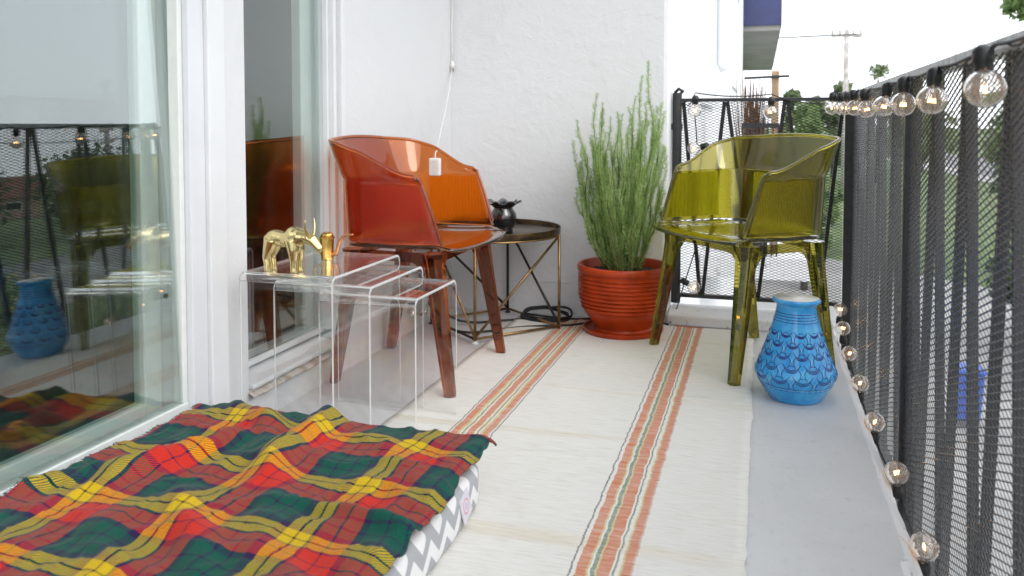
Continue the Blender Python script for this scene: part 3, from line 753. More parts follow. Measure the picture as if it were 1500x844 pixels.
# ------------------------------------------------------------------ nesting tables (bent acrylic sheet)
def nest(x0, x1, y0, y1, h, label, th=.0075):
    prof = []; r = .022; n = 8
    def corner(cx, cz, a0, a1, rr): return [(cx+rr*cos(a0+(a1-a0)*i/n), cz+rr*sin(a0+(a1-a0)*i/n)) for i in range(n+1)]
    outer = [(y0, 0)]+corner(y0+r, h-r, pi, pi/2, r)+corner(y1-r, h-r, pi/2, 0, r)+[(y1, 0)]
    ri = r-th
    inner = [(y1-th, 0)]+corner(y1-r, h-r, 0, pi/2, ri)+corner(y0+r, h-r, pi/2, pi, ri)+[(y0+th, 0)]
    mb = MB(); K = len(outer); vs = []
    for x in (x0, x1):
        vs += [(x, y, z) for y, z in outer]; vs += [(x, y, z) for y, z in inner[::-1]]
    fs = []
    for i in range(K-1):
        fs.append((i, i+1, 2*K+i+1, 2*K+i)); fs.append((K+i, 3*K+i, 3*K+i+1, K+i+1))
        fs.append((i, K+i, K+i+1, i+1)); fs.append((2*K+i, 2*K+i+1, 3*K+i+1, 3*K+i))
    fs += [(0, 2*K, 3*K, K), (K-1, 2*K-1, 4*K-1, 3*K-1)]
    mb.add(vs, fs)
    for i in range(K-1):
        mb.m[4*i+2] = 1; mb.m[4*i+3] = 1
        if 1 <= i <= n or n+2 <= i <= 2*n+1: mb.m[4*i] = 2; mb.m[4*i+1] = 2
    o = mb.build('nesting_table', [M['acrylic'], M['acrylic_edge'], M['acrylic_bend']], loc=((x0+x1)/2, (y0+y1)/2, 0), smooth=True, auto=35)
    for p_ in o.data.polygons:
        if p_.area > .006 or p_.material_index == 1: p_.use_smooth = False
    o.modifiers.new('bevel', 'BEVEL').width = .0012; o.modifiers['bevel'].limit_method = 'ANGLE'; o.modifiers['bevel'].angle_limit = radians(50)
    return tag(o, label, 'side table', 'nested clear acrylic tables')
nest(-1.272, -1.006, 1.785, 2.185, .443, 'tallest clear acrylic nesting table, with brass figurines on top')
nest(-1.190, -.918, 1.812, 2.150, .419, 'middle clear acrylic nesting table, half pulled out from the tallest')
nest(-1.075, -.807, 1.838, 2.125, .391, 'lowest clear acrylic nesting table, pulled out farthest to the right')
for o in S.objects:
    if o.name.startswith('nesting_table'): o.location.z += .0005

# ------------------------------------------------------------------ brass bull and watering can
bu = thing('bull_figurine', 'pale brass bull figurine with upright horns standing on the tallest acrylic table', 'figurine', (-1.152, 1.832, .4435), rotz=radians(-6))
bb_ = MB()
def blob(c_, r_):
    m_ = MB(); m_.lathe([(max(1e-5, sin(pi*k/14)), -cos(pi*k/14)) for k in range(15)], n=20)
    bb_.add([(c_[0]+x*r_[0], c_[1]+y*r_[1], c_[2]+z*r_[2]) for x, y, z in m_.v], m_.f)
bb_.tube([(-.064, 0, .084), (-.045, 0, .086), (-.015, 0, .083), (.012, 0, .089), (.034, 0, .092), (.052, 0, .091), (.064, 0, .088)], [.016, .0215, .0195, .0225, .0215, .0165, .0135], 18)
blob((-.048, 0, .084), (.024, .021, .022)); blob((.014, 0, .092), (.026, .021, .026)); blob((.016, 0, .108), (.020, .010, .010)); blob((-.016, 0, .078), (.034, .019, .0165))
bb_.tube([(.058, 0, .089), (.070, 0, .085), (.082, 0, .074), (.092, 0, .064)], [.0150, .0145, .0115, .0100], 16); blob((.068, 0, .086), (.014, .0125, .0125)); blob((.092, 0, .0645), (.0085, .0095, .0080))
for sg in (-1, 1):
    bb_.tube([(-.050, sg*.008, .080), (-.058, sg*.012, .056), (-.066, sg*.013, .034), (-.062, sg*.013, .016), (-.062, sg*.013, 0)], [.020, .0145, .0088, .0082, .0092], 14)
    bb_.tube([(.014, sg*.008, .082), (.020, sg*.012, .056), (.021, sg*.013, .032), (.021, sg*.013, .014), (.022, sg*.013, 0)], [.020, .0145, .0090, .0084, .0092], 14)
    bb_.tube([(.060, sg*.010, .093), (.056, sg*.020, .094), (.053, sg*.024, .092)], [.0045, .0050, .0020], 8)
bo = bb_.build('body', M['brass'], bu, world=False, smooth=True)
rmd = bo.modifiers.new('fuse', 'REMESH'); rmd.mode = 'VOXEL'; rmd.voxel_size = .0016; rmd.use_smooth_shade = True
smd = bo.modifiers.new('soften', 'SMOOTH'); smd.factor = .5; smd.iterations = 7
hn = MB()
for sgn in (-1, 1):
    hn = MB(); p = []
    for i in range(9):
        k = i/8; p.append((.066-.004*k+(.008*k*k if sgn < 0 else -.006*k), sgn*(.007+.020*sin(k*pi*.55)), .094+.046*k-.006*sin(k*pi)))
    hn.tube(p, [.0046*(1-.85*(i/8)**1.4) for i in range(9)], 10); hn.build('horn', M['brass'], bu, world=False, smooth=True)
tl = MB().tube([(-.072, 0, .090), (-.079, .001, .084), (-.0815, .002, .068), (-.080, .002, .048), (-.077, .002, .038)], [.0035, .0036, .0032, .0036, .0014], 8); tl.build('tail', M['brass'], bu, world=False, smooth=True)
wc = thing('watering_can', 'tiny golden brass watering can with a long curved copper spout on the acrylic table', 'figurine', (-1.160, 2.035, .4435))
MB().lathe([(0.00001, 0), (.017, 0), (.0175, .002), (.0165, .004), (.0195, .058), (.0215, .060), (.0215, .063), (.019, .064), (.018, .062), (.0001, .061)], n=36).build('body', M['brass_warm'], wc, world=False, smooth=True, auto=40)
MB().lathe([(.0185, .0645), (.016, .072), (.008, .0765), (.0001, .078)], n=32).build('lid', M['brass_warm'], wc, world=False, smooth=True)
sp = [(.012, 0, .010), (.026, 0, .016), (.034, 0, .032), (.039, 0, .052), (.050, 0, .066), (.064, 0, .0715), (.082, 0, .0725)]
pp = []
for i in range(len(sp)-1):
    for k in range(4): pp.append(V(*sp[i]).lerp(V(*sp[i+1]), k/4))
pp.append(V(*sp[-1]))
MB().tube(pp, [.0066*(1-.62*i/(len(pp)-1)) for i in range(len(pp))], 12).build('spout', M['copper'], wc, world=False, smooth=True)
hd_ = [(-.018, 0, .012)]+[(-.018-.022*sin(pi*k/10), 0, .012+.046*k/10) for k in range(1, 10)]+[(-.019, 0, .058)]
MB().tube(hd_, .0024, 8).build('handle', M['brass_warm'], wc, world=False, smooth=True)

# ------------------------------------------------------------------ bronze side table with black vase
ft = [V(-1.015, 2.864, 0), V(-.762, 3.154, 0), V(-1.050, 3.392, 0), V(-1.290, 3.105, 0)]
ctr = sum(ft, V(0, 0, 0))/4
tb = thing('side_table', 'round bronze wire side table with geometric frame at the end wall', 'side table', tuple(ctr))
HT = .392
tray = MB().lathe([(.00001, HT), (.262, HT), (.266, HT+.003), (.268, HT+.020), (.272, HT+.021), (.273, HT+.017), (.271, HT-.004), (.262, HT-.007), (.00001, HT-.007)], tuple(ctr), 72)
m, nt, b = new_mat('worn_bronze_tray'); vec = texco(nt)
c = ramp(nt, noise_t(nt, vec, 7, 6, .65, 1), [(.35, (.022, .018, .015)), (.55, (.09, .06, .035)), (.7, (.24, .15, .07))])
nt.links.new(c, b.inputs['Base Color']); b.inputs['Metallic'].default_value = .85; b.inputs['Roughness'].default_value = .3
tray.build('tray', m, tb, smooth=True, auto=40)
Z1 = HT-.006; up = V(0, 0, 1)
for i, p in enumerate(ft):
    MB().tube([p+up*.012, p+up*Z1], .0058, 10).build('leg', M['bronze'] if i != 2 else M['bronze_dark'], tb, smooth=True)
    MB().lathe([(.0001, 0), (.011, 0), (.012, .002), (.012, .006), (.005, .008), (.004, .014)], tuple(p), 16).build('foot', M['white_plastic'] if i == 0 else M['bronze_dark'], tb, smooth=True)
for i in range(4):
    a, c_ = ft[i], ft[(i+1) % 4]
    MB().tube([a+up*.018, c_+up*.018], .0052, 8).build('base_rod', M['bronze'] if i in (0,) else M['bronze_dark'] if i == 3 else M['bronze'], tb, smooth=True)
for a, c_, mm in ((ft[0], ft[1], 'bronze'), (ft[1], ft[2], 'bronze_dark'), (ft[2], ft[3], 'bronze_dark'), (ft[0], ft[3], 'bronze')):
    MB().tube([a+up*.022, c_+up*(Z1-.006)], .0052, 8).build('brace', M[mm], tb, smooth=True)
rg_ = [ctr+V(.266*cos(2*pi*i/48), .266*sin(2*pi*i/48), HT-.010) for i in range(48)]
MB().tube(rg_, .004, 6, closed=True).build('tray_ring', M['bronze'], tb, smooth=True)
def ruffle(r, z, a, j):
    k = max(0, min(1, (z-.088)/.02)); return r+k*.006*sin(a*7), z+k*.006*sin(a*7+1)
vz = MB().lathe([(.00001, 0), (.034, 0), (.036, .004), (.034, .010), (.044, .026), (.050, .046), (.046, .066), (.036, .080), (.034, .086), (.044, .096), (.062, .105), (.060, .108), (.042, .099), (.030, .086), (.040, .066), (.00001, .030)], (0, 0, 0), 64, wob=ruffle)
vo = vz.build('vase', M['black_glaze'], smooth=True); vo.location = (-.985, 3.12, HT+.001); vo.scale = (1.12, 1.12, 1.12)
tag(vo, 'small glossy black vase with ruffled rim on the bronze side table', 'vase')

# ------------------------------------------------------------------ pot and shrub
pot = thing('plant_pot', 'ribbed glazed terracotta pot holding the green shrub', 'plant pot', (-.512, 3.195, .0065))
pr = [(.00001, .0), (.125, .0), (.132, .003), (.132, .014), (.116, .017), (.113, .024), (.122, .040), (.152, .082)]
zz_ = .082
for i in range(9):
    z0 = .095+i*.0155; r0 = .160+.012*min(1, i/3); pr += [(r0, z0), (r0+.0058, z0+.004), (r0+.0058, z0+.010), (r0, z0+.0145)]
pr += [(.172, .238), (.178, .242), (.1815, .252), (.181, .264), (.176, .269), (.168, .268), (.163, .258), (.158, .22), (.150, .20)]
pr += [(.15, .10), (.00001, .09)]
MB().lathe(pr, n=96).build('pot_body', M['terracotta'], pot, world=False, smooth=True, auto=50)
MB().lathe([(.132, .0005), (.150, .001), (.155, .006), (.158, .020), (.153, .021), (.149, .009), (.133, .007)], n=72).build('saucer', M['terracotta'], pot, world=False, smooth=True, auto=50)
so2 = MB().grid(lambda a, c: V(.157*c*cos(2*pi*a), .157*c*sin(2*pi*a), .232+.012*(1-c*c)+.008*noise.noise(V(9*c*cos(2*pi*a), 9*c*sin(2*pi*a), 0))), 60, 24)
so2.build('soil', M['soil'], pot, world=False, smooth=True)
sh = thing('shrub', 'tall feathery green needle leaved shrub growing in the terracotta pot', 'plant', (-.512, 3.195, .24))
stem = MB(); nd = MB(); rnd = random.Random(11)
def needles(path, dens, ln, tipl):
    L = sum((path[i+1]-path[i]).length for i in range(len(path)-1)); n = int(L*dens)
    for k in range(n):
        t = k/n; q = t*(len(path)-1); i = min(int(q), len(path)-2); p = path[i].lerp(path[i+1], q-i); d_ = (path[i+1]-path[i]).normalized()
        if t < .03: continue
        for _ in range(2 if rnd.random() < .6 else 3):
            a = rnd.uniform(0, 2*pi); s_ = d_.orthogonal().normalized(); s_ = s_*cos(a)+d_.cross(s_)*sin(a)
            l = ln*rnd.uniform(.6, 1.15)*(1 if t < .93 else .7); e = p+(s_*.85+d_*rnd.uniform(.35, .9)).normalized()*l
            w_ = (e-p).cross(V(rnd.uniform(-1, 1), rnd.uniform(-1, 1), rnd.uniform(-1, 1))).normalized()*.0010
            mid = p.lerp(e, .55)
            b0 = len(nd.v); nd.v += [tuple(p-w_*.5), tuple(mid-w_), tuple(e), tuple(mid+w_)]; nd.f.append((b0, b0+1, b0+2, b0+3)); nd.m.append(0)
def branch(base, ang, lean, L, r, sub):
    path = []; n = 12; dx, dy = cos(ang), sin(ang)
    for i in range(n+1):
        k = i/n; out = lean*L*(.95*k-.45*k*k); am = .045*k
        path.append(base+V(dx*out+am*noise.noise(V(ang*3+L, k*3.5, 0)), dy*out+am*noise.noise(V(ang*3+L, k*3.5, 5)), L*k*(1-.06*lean)))
    stem.tube(path, [max(.0006, r*(1-.8*i/n)) for i in range(n+1)], 5)
    needles(path, 560, .0185, 0)
    for s_ in range(sub):
        k = rnd.uniform(.04, .72); i = int(k*n); p = path[i]; a2 = ang+rnd.uniform(-1.6, 1.6); l2 = L*(1-k)*rnd.uniform(.25, .80)
        sp_ = []
        for j in range(7):
            q = j/6; o_ = (.24+.36*((s_*7) % 5)/4)*l2*(q-.40*q*q); sp_.append(p+V(cos(a2)*o_, sin(a2)*o_, l2*q*.95))
        stem.tube(sp_, [max(.0005, r*.5*(1-.8*j/6)) for j in range(7)], 4); needles(sp_, 560, .0165, 0)
branches = [(0.2, .16, .82, 6), (0.0, .06, .76, 5), (-.7, .14, .66, 4), (.6, .26, .60, 5), (pi, .24, .70, 5), (pi+.3, .38, .60, 5), (pi-.5, .20, .64, 4), (2.2, .2, .62, 4), (-2.2, .26, .55, 4), (-1.5, .2, .55, 4), (1.5, .2, .6, 4),
            (pi+.1, .62, .44, 3), (pi-.4, .55, .38, 3), (-2.6, .72, .34, 3), (-.2, .50, .40, 3), (.3, .6, .32, 3), (-1.2, .5, .36, 3), (-1.9, .42, .42, 3), (2.6, .06, .60, 5), (-.4, .04, .68, 5), (3.0, .12, .66, 5), (1.2, .05, .64, 4), (-2.0, .06, .62, 4), (-1.0, .3, .48, 4), (.9, .4, .42, 3), (pi+.6, .85, .26, 2), (-1.4, .15, .30, 2), (-1.8, .12, .22, 1)]
for a, ln_, L, sb in branches:
    branch(V(.045*cos(a)+rnd.uniform(-.02, .02), .045*sin(a)+rnd.uniform(-.02, .02), .0), a, ln_, L*1.02, .0034, sb+3)
stem.build('stem', M['stem'], sh, world=False, smooth=True); nd.build('foliage', M['needle'], sh, world=False)

# ------------------------------------------------------------------ blue vase
bv = thing('vase', 'tall turquoise ceramic vase painted with dark blue arc pattern on the floor', 'vase', (.108, 2.578, 0))
PR = [(.00001, 0), (.072, 0), (.078, .003), (.082, .010), (.098, .034), (.1105, .058), (.1165, .072), (.1185, .082), (.1165, .092), (.110, .108), (.100, .132), (.0895, .160), (.080, .188), (.071, .216), (.0645, .240), (.0595, .258), (.0575, .270), (.057, .283), (.0600, .287), (.0665, .290), (.0695, .295), (.0690, .3005), (.0640, .303)]
PI_ = [(.0605, .300), (.0520, .286), (.050, .27), (.0560, .24), (.08, .17), (.10, .09), (.06, .01), (.00001, .008)]
def vr(z):
    for (r0, z0), (r1, z1) in zip(PR[2:-1], PR[3:]):
        if z0 <= z <= z1: return r0+(r1-r0)*(z-z0)/(z1-z0+1e-9)
    return .06
# smooth the profile
def chaikin(p):
    q = [p[0]]
    for a, c_ in zip(p[:-1], p[1:]): q += [(a[0]*.75+c_[0]*.25, a[1]*.75+c_[1]*.25), (a[0]*.25+c_[0]*.75, a[1]*.25+c_[1]*.75)]
    return q+[p[-1]]
PRs = chaikin(PR)
def vr(z):
    for (r0, z0), (r1, z1) in zip(PRs[:-1], PRs[1:]):
        if z0 <= z <= z1 and z1 > z0 and z0 > .002: return r0+(r1-r0)*(z-z0)/(z1-z0)
    return .06
MB().lathe(PRs, n=96).build('body', M['blue_glaze'], bv, world=False, smooth=True, auto=60)
MB().lathe([(.0638, .3032)]+PI_, n=72).build('inside', M['cream_glaze'], bv, world=False, smooth=True)
mo, mp_ = MB(), MB()
def stroke(mb, pts, w, lift=.00045):      # pts: (theta, z) polyline as a raised brush line on the body
    P = []
    for th, z in pts:
        r = vr(z)+lift*.2; P.append(V(r*cos(th), r*sin(th), z))
    n = len(P); vs = []
    for i, p in enumerate(P):
        t = (P[min(i+1, n-1)]-P[max(i-1, 0)]).normalized(); rad = V(p.x, p.y, 0).normalized(); s_ = t.cross(rad).normalized()
        k = i/(n-1); ww = w*(.55+.45*sin(pi*min(1, max(0, k))))
        vs += [p-s_*ww-rad*.0004, p-s_*ww*.7+rad*lift, p+s_*ww*.7+rad*lift, p+s_*ww-rad*.0004]
    mb.add(vs, [(i*4+q, i*4+4+q, i*4+5+q, i*4+1+q) for i in range(n-1) for q in range(3)])
rows_ = [(.084, 11, .5), (.117, 11, 0), (.149, 11, .5), (.179, 11, 0), (.207, 11, .5)]
for zc, n, off in rows_:
    for k in range(n):
        th0 = 2*pi*(k+off)/n; R0 = vr(zc); half = .30*2*pi/n*1.05; hz = R0*half*.62
        for q, (s_, dn) in enumerate(((1.0, 1.0), (.78, .72), (.52, .46))):
            stroke(mo, [(th0-half*s_*cos(pi*i/12), zc-.001-hz*dn*sin(pi*i/12)*1.05) for i in range(13)], .0013 if q else .0015)
        stroke(mo, [(th0-half*.62*cos(pi*i/10), zc+.0005+hz*.42*sin(pi*i/10)) for i in range(11)], .0009)
        for sg in (-1, 1):
            stroke(mo, [(th0+sg*half*(.55+.85*i/6), zc+hz*(-.45+1.25*(i/6)**1.5)) for i in range(7)], .0013)
            stroke(mo, [(th0+sg*half*(.98+.35*sin(pi*i/9)), zc-hz*.25-.030*i/9) for i in range(10)], .0011)
            stroke(mp_, [(th0+sg*half*(1.25+.3*sin(pi*i/9)), zc-hz*.3-.020*i/9) for i in range(10)], .0006)
for z in (.238, .246, .254, .262):
    stroke(mo, [(2*pi*i/80, z) for i in range(81)], .0012)
stroke(mo, [(2*pi*i/80, .0545) for i in range(81)], .0012); stroke(mp_, [(2*pi*i/80, .0515) for i in range(81)], .0006)
for k in range(40): stroke(mo, [(2*pi*(k+i/6*.6)/40, .047) for i in range(7)], .0009)
mo.build('painted_pattern', M['cobalt'], bv, world=False, smooth=True); mp_.build('glaze_line', M['pale_glaze'], bv, world=False, smooth=True)

# ------------------------------------------------------------------ cords
ec = thing('extension_cord', 'thin white extension cord with plug and socket block hanging on the end wall', 'cord', (-1.0, 3.39, 2.3))
xw_ = -1.308
pts1 = [(xw_+.006*noise.noise(V(0, i*.35, 0))-.004*sin(i*.5), 3.404, 2.5-.045*i) for i in range(32)]
MB().tube(pts1, .0026, 6).build('cord', M['white_plastic'], ec, smooth=True)
MB().lathe([(.0001, -.014), (.010, -.014), (.0105, .004), (.006, .012), (.003, .020)], (pts1[-1][0], 3.402, pts1[-1][2]-.022), 12).build('plug', M['white_plastic'], ec, smooth=True)
for dx in (-.004, .004): MB().box(pts1[-1][0]+dx-.0008, pts1[-1][0]+dx+.0008, 3.399, 3.405, pts1[-1][2]-.052, pts1[-1][2]-.036).build('plug_prong', M['bronze'], ec)
rim_p = V(-1.137, 2.792, .722)
pts2 = [(xw_-.006, 3.406, 2.5-.05*i) for i in range(28)]
a_ = V(xw_-.004, 3.404, 1.07)
pts2 += [a_.lerp(rim_p, t/16)+V(0, 0, -.05*sin(pi*t/16)*(1-t/16)) for t in range(17)] + [V(-1.134, 2.776, .722), V(-1.131, 2.764, .712), V(-1.130, 2.760, .70)]
MB().tube(pts2, .0022, 6).build('cord', M['white_plastic'], ec, smooth=True)
sk_ = MB().box(-1.152, -1.108, 2.748, 2.770, .634, .700); so3 = sk_.build('socket_block', M['white_plastic'], ec, bevel=.006)
for z in (.650, .668, .686): MB().box(-1.136, -1.124, 2.7472, 2.7478, z-.002, z+.002).build('socket_slot', M['frame_grey'], so3)
bk = thing('power_cable', 'black power cable coiled on the floor beside the bronze table', 'cable', (-.85, 3.32, 0))
pts = [V(-1.302, 2.985, .26), V(-1.285, 2.99, .20), V(-1.24, 3.03, .10), V(-1.18, 3.08, .03), V(-1.12, 3.14, .008), V(-1.05, 3.20, .007), V(-.98, 3.25, .007)]
for i in range(66):
    a = -2.4+i*2*pi/22; rr = .096+.010*sin(i*.37); pts.append(V(-.855+rr*1.05*cos(a), 3.315+rr*.82*sin(a), .008+.0022*i/8+(.03 if sin(a) > 0.3 else 0)*max(0, sin(a))*(.6+.4*sin(i*.5))))
pts += [V(-.75, 3.30, .012), V(-.68, 3.352, .008), V(-.60, 3.395, .008), V(-.45, 3.40, .008), V(-.352, 3.35, .008)]
def smooth_path(p, it=2):
    for _ in range(it):
        q = [p[0]]
        for a, c_ in zip(p[:-1], p[1:]): q += [a.lerp(c_, .25), a.lerp(c_, .75)]
        p = q+[p[-1]]
    return p
MB().tube(smooth_path(pts, 1), .0048, 7).build('cable_run', M['black_rubber'], bk, smooth=True)
p_b = [V(-1.29, 3.0, .16), V(-1.25, 3.02, .08), V(-1.2, 3.0, .02), V(-1.1, 2.98, .007), V(-1.02, 3.03, .007), V(-.93, 3.13, .007), V(-.80, 3.17, .013), V(-.70, 3.21, .013), V(-.64, 3.35, .007)]
MB().tube(smooth_path(p_b, 3), .0045, 7).build('cable_run', M['black_rubber'], bk, smooth=True)
ww = MB().tube(smooth_path([V(-1.31, 3.408, .20), V(-1.24, 3.412, .155), V(-1.15, 3.414, .132), V(-1.0, 3.413, .138), V(-.85, 3.414, .142), V(-.6, 3.413, .140), V(-.372, 3.413, .12)], 3), .0022, 6)
o = ww.build('wall_wire', M['frame_grey'], loc=(-.9, 3.413, .14), smooth=True); tag(o, 'thin pale wire running low along the white end wall', 'wire')
# weatherproof outlet with clear bubble cover
ol = thing('outlet', 'outdoor wall outlet with clear bubble cover low on the left wall', 'outlet', (-1.318, 2.965, .16))
MB().box(XW+.0005, XW+.006, 2.925, 3.005, .10, .22).build('cover_plate', M['frame_grey'], ol, bevel=.002)
bb = MB().box(XW+.0065, XW+.062, 2.93, 3.0, .07, .20).build('bubble_cover', M['clear_cover'], ol, bevel=.01)
bb.modifiers['bevel'].segments = 3
MB().box(XW+.0075, XW+.035, 2.95, 2.98, .15, .185).build('plug', M['black_plastic'], ol, bevel=.003)

# ------------------------------------------------------------------ outdoors
GZ = -2.8
def sheet(name, pts, mat, z, kind='structure'):
    mb = MB().add([(x, y, z) for x, y in pts], [tuple(range(len(pts)))]); return tag(mb.build(name, mat), kind=kind)
sheet('ground', [(-400, -400), (600, -400), (600, 900), (-400, 900)], M['lawn'], GZ-.02)
sheet('driveway', [(-.3, -12), (9, -12), (6.2, 19), (-.3, 26)], M['concrete'], GZ-.012)
sheet('street', [(23, -80), (31, -80), (22, 130), (13, 130)], M['asphalt'], GZ-.008)
sheet('pavement', [(20, -80), (23, -80), (13, 130), (10.5, 130)], M['concrete'], GZ-.004)
# the long facade of the same block, continuing past the end wall
fc = thing('apartment_wing', 'long bright white facade of the apartment block past the end railing', 'building', (-1.5, 10, GZ))
wv = MB().box(-8, -.374, 3.622, 17.3, GZ, 4.6); wv.build('facade', M['stucco_far'], fc)
wv = MB().box(-8, XW-.17, -6, 3.61, GZ, -.165); wv.box(XW-.168, .30, -3.0, 3.62, -.32, -.162); wv.build('lower_storey', M['stucco_far'], fc)
MB().box(-8, -.27, 3.63, 17.5, 4.6, 4.75).build('eave', M['white_paint'], fc)
MB().tube([(-.335, 7.25, 4.6), (-.335, 7.25, 1.34), (-.31, 7.25, 1.28)], .035, 12).build('downpipe', M['white_paint'], fc, smooth=True)
for y0, y1, z0, z1 in ((5.3, 6.7, .95, 2.5), (11.1, 13.2, 1.32, 2.75)):
    fr = MB(); d_ = .05
    for q in ((y0, y1, z0, z0+d_), (y0, y1, z1-d_, z1), (y0, y0+d_, z0+d_, z1-d_), (y1-d_, y1, z0+d_, z1-d_)): fr.box(-.3735, -.345, *q)
    wf = fr.build('window', M['white_paint'], fc); MB().box(-.3735, -.362, y0+d_, y1-d_, z0+d_, z1-d_).build('pane', M['frame_grey'], wf)
# building further along with a flat overhanging roof and navy fascia
nb = thing('flat_roof_building', 'far white building with overhanging flat roof edged in navy blue', 'building', (-3, 23, GZ))
MB().box(-9, -.62, 17.6, 30, GZ, 2.74).build('wall', M['stucco_far'], nb)
MB().box(-9.2, .345, 17.6, 30.4, 2.742, 2.85).build('roof_soffit', M['concrete'], nb)
MB().box(-9.21, .375, 17.55, 30.45, 2.852, 3.85).build('roof_fascia', M['navy'], nb)
# next balcony along
nbal = thing('neighbour_balcony', 'next balcony along the facade with dark slatted railing', 'balcony', (0, 6.6, 0))
MB().box(-.37, .34, 5.4, 8.4, -.16, -.02).build('slab', M['slab_edge'], nbal)
rl = MB(); rl.box(-.12, .11, 5.45, 5.475, .80, .83)
for i in range(8): x = -.118+i*.031; rl.box(x, x+.009, 5.452, 5.466, -.02, .80)
rl.build('railing', M['black_metal'], nbal)
ps = thing('wooden_post', 'wooden post with a thin crossbar rising above the next balcony', 'post', (.085, 5.62, 0))
MB().box(.062, .108, 5.60, 5.645, -.02, 1.17).build('upright', M['wood'], ps, bevel=.003)
MB().tube([(-.11, 5.59, 1.125), (.17, 5.59, 1.135)], .008, 8).build('crossbar', M['black_metal'], ps)
tg = MB(); rt = random.Random(4)
for i in range(170):
    a = rt.uniform(0, 2*pi); r0 = rt.uniform(0, .055); b0 = V(-.065+r0*cos(a), 5.72+r0*sin(a), .42); h = rt.uniform(.42, .72); sp_ = rt.uniform(.3, 1.0)
    q = V(b0.x+(b0.x+.065)*1.6*sp_+rt.uniform(-.03, .03), b0.y+(b0.y-5.72)*1.5*sp_, b0.z+h)
    tg.tube([b0, b0.lerp(q, .5)+V(rt.uniform(-.008, .008), 0, 0), q], [.0045, .0035, .0012], 4)
tgo = tg.build('dried_plant', M['twig'], loc=(-.065, 5.72, .42)); tag(tgo, 'bundle of dry brown twigs standing in a dark pot on the next balcony', 'dried plant')
pt2 = MB().lathe([(.00001, 0), (.10, 0), (.12, .30), (.115, .30), (.10, .26), (.06, .25), (.06, .44), (.0001, .44)], (-.065, 5.72, -.0195), 32).build('plant_pot', M['black_plastic'], loc=(-.065, 5.72, -.0195), smooth=True, auto=40); tag(pt2, 'dark pot holding dry twigs on the next balcony', 'plant pot')

# trees ---------------------------------------------------------------
def tree(name, label, x, y, h, rx, mat, seed, n=2600, leaf=.10, cat='tree', group=None, columnar=False, base=GZ):
    r = random.Random(seed); t = thing(name, label, cat, (x, y, base), group)
    tk = MB(); th = h*.42 if not columnar else h*.9
    tk.tube([V(x+.04*h*noise.noise(V(k, seed, 0)), y+.04*h*noise.noise(V(k, seed, 4)), base+h*.9*k/6) for k in range(7)], [h*.022*(1-.8*k/6) for k in range(7)], 8)
    cl = []
    for i in range(26):
        u = r.random(); zc = base+h*(.25+.72*u) if not columnar else base+h*(.08+.9*u)
        prof_ = sqrt(max(.05, 1-((u-.42)/.62)**2)) if not columnar else (.55+.45*sin(pi*min(1, u*1.1+.1)))*(1-.75*u**3)
        a = r.uniform(0, 2*pi); rr = rx*prof_*r.uniform(.25, .85)
        c_ = V(x+rr*cos(a), y+rr*sin(a), zc); cl.append((c_, rx*r.uniform(.22, .42)*(.6 if columnar else 1)))
        if i % 3 == 0: tk.tube([V(x, y, base+h*(.2+.5*u)), V(x, y, base+h*(.2+.5*u)).lerp(c_, .6)+V(0, 0, .1), c_], [h*.008, h*.005, h*.002], 5)
    tk.build('trunk', M['bark'], t, smooth=True)
    lf = MB()
    for i in range(n):
        c_, cr = r.choice(cl); d_ = V(r.gauss(0, 1), r.gauss(0, 1), r.gauss(0, .8)); d_ = d_.normalized()*cr*r.random()**.4
        p = c_+d_; a = V(r.gauss(0, 1), r.gauss(0, 1), r.gauss(0, 1)).normalized(); b_ = a.orthogonal().normalized(); s_ = leaf*r.uniform(.6, 1.4)
        i0 = len(lf.v); lf.v += [tuple(p-a*s_), tuple(p+b_*s_*.5), tuple(p+a*s_), tuple(p-b_*s_*.5)]; lf.f.append((i0, i0+1, i0+2, i0+3)); lf.m.append(0)
    lf.build('crown', M[mat], t)
    return t
tree('cypress_tree', 'tall bushy green tree right of the railing, top showing above the rail', 5.75, 19.5, 11.5, 1.7, 'tree_mid', 3, 9000, .10, columnar=True)
tree('garden_tree', 'leafy green tree beyond the driveway seen through the near mesh', 5.2, 11.8, 4.2, 1.25, 'tree_mid', 5, 5000, .09)
tree('garden_tree', 'dark leafy shrub tree behind the blue bin seen through the mesh', 4.6, 15.0, 3.4, 1.2, 'tree_dark', 6, 4500, .09)
tree('garden_tree', 'round green tree left of the utility pole behind the end railing', 1.3, 24, 4.2, 1.5, 'tree_mid', 8, 6000, .11, columnar=True)
tree('garden_tree', 'pale green tree just left of the wooden utility pole', 4.1, 52, 6.5, 1.7, 'tree_far', 9, 3500, .2)
tree('garden_tree', 'low green tree showing over the end railing beside the twigs', .9, 31, 4.7, 1.5, 'tree_far', 10, 4500, .14, columnar=True)
tree('garden_tree', 'thin pale tree right of the wooden utility pole', 6.9, 55, 7.2, 1.6, 'tree_far', 12, 1500, .18)
tree('garden_tree', 'green bush tree low beside the apartment facade', .95, 19, 3.7, 1.0, 'tree_mid', 15, 4500, .09, columnar=True)
i_ = 0
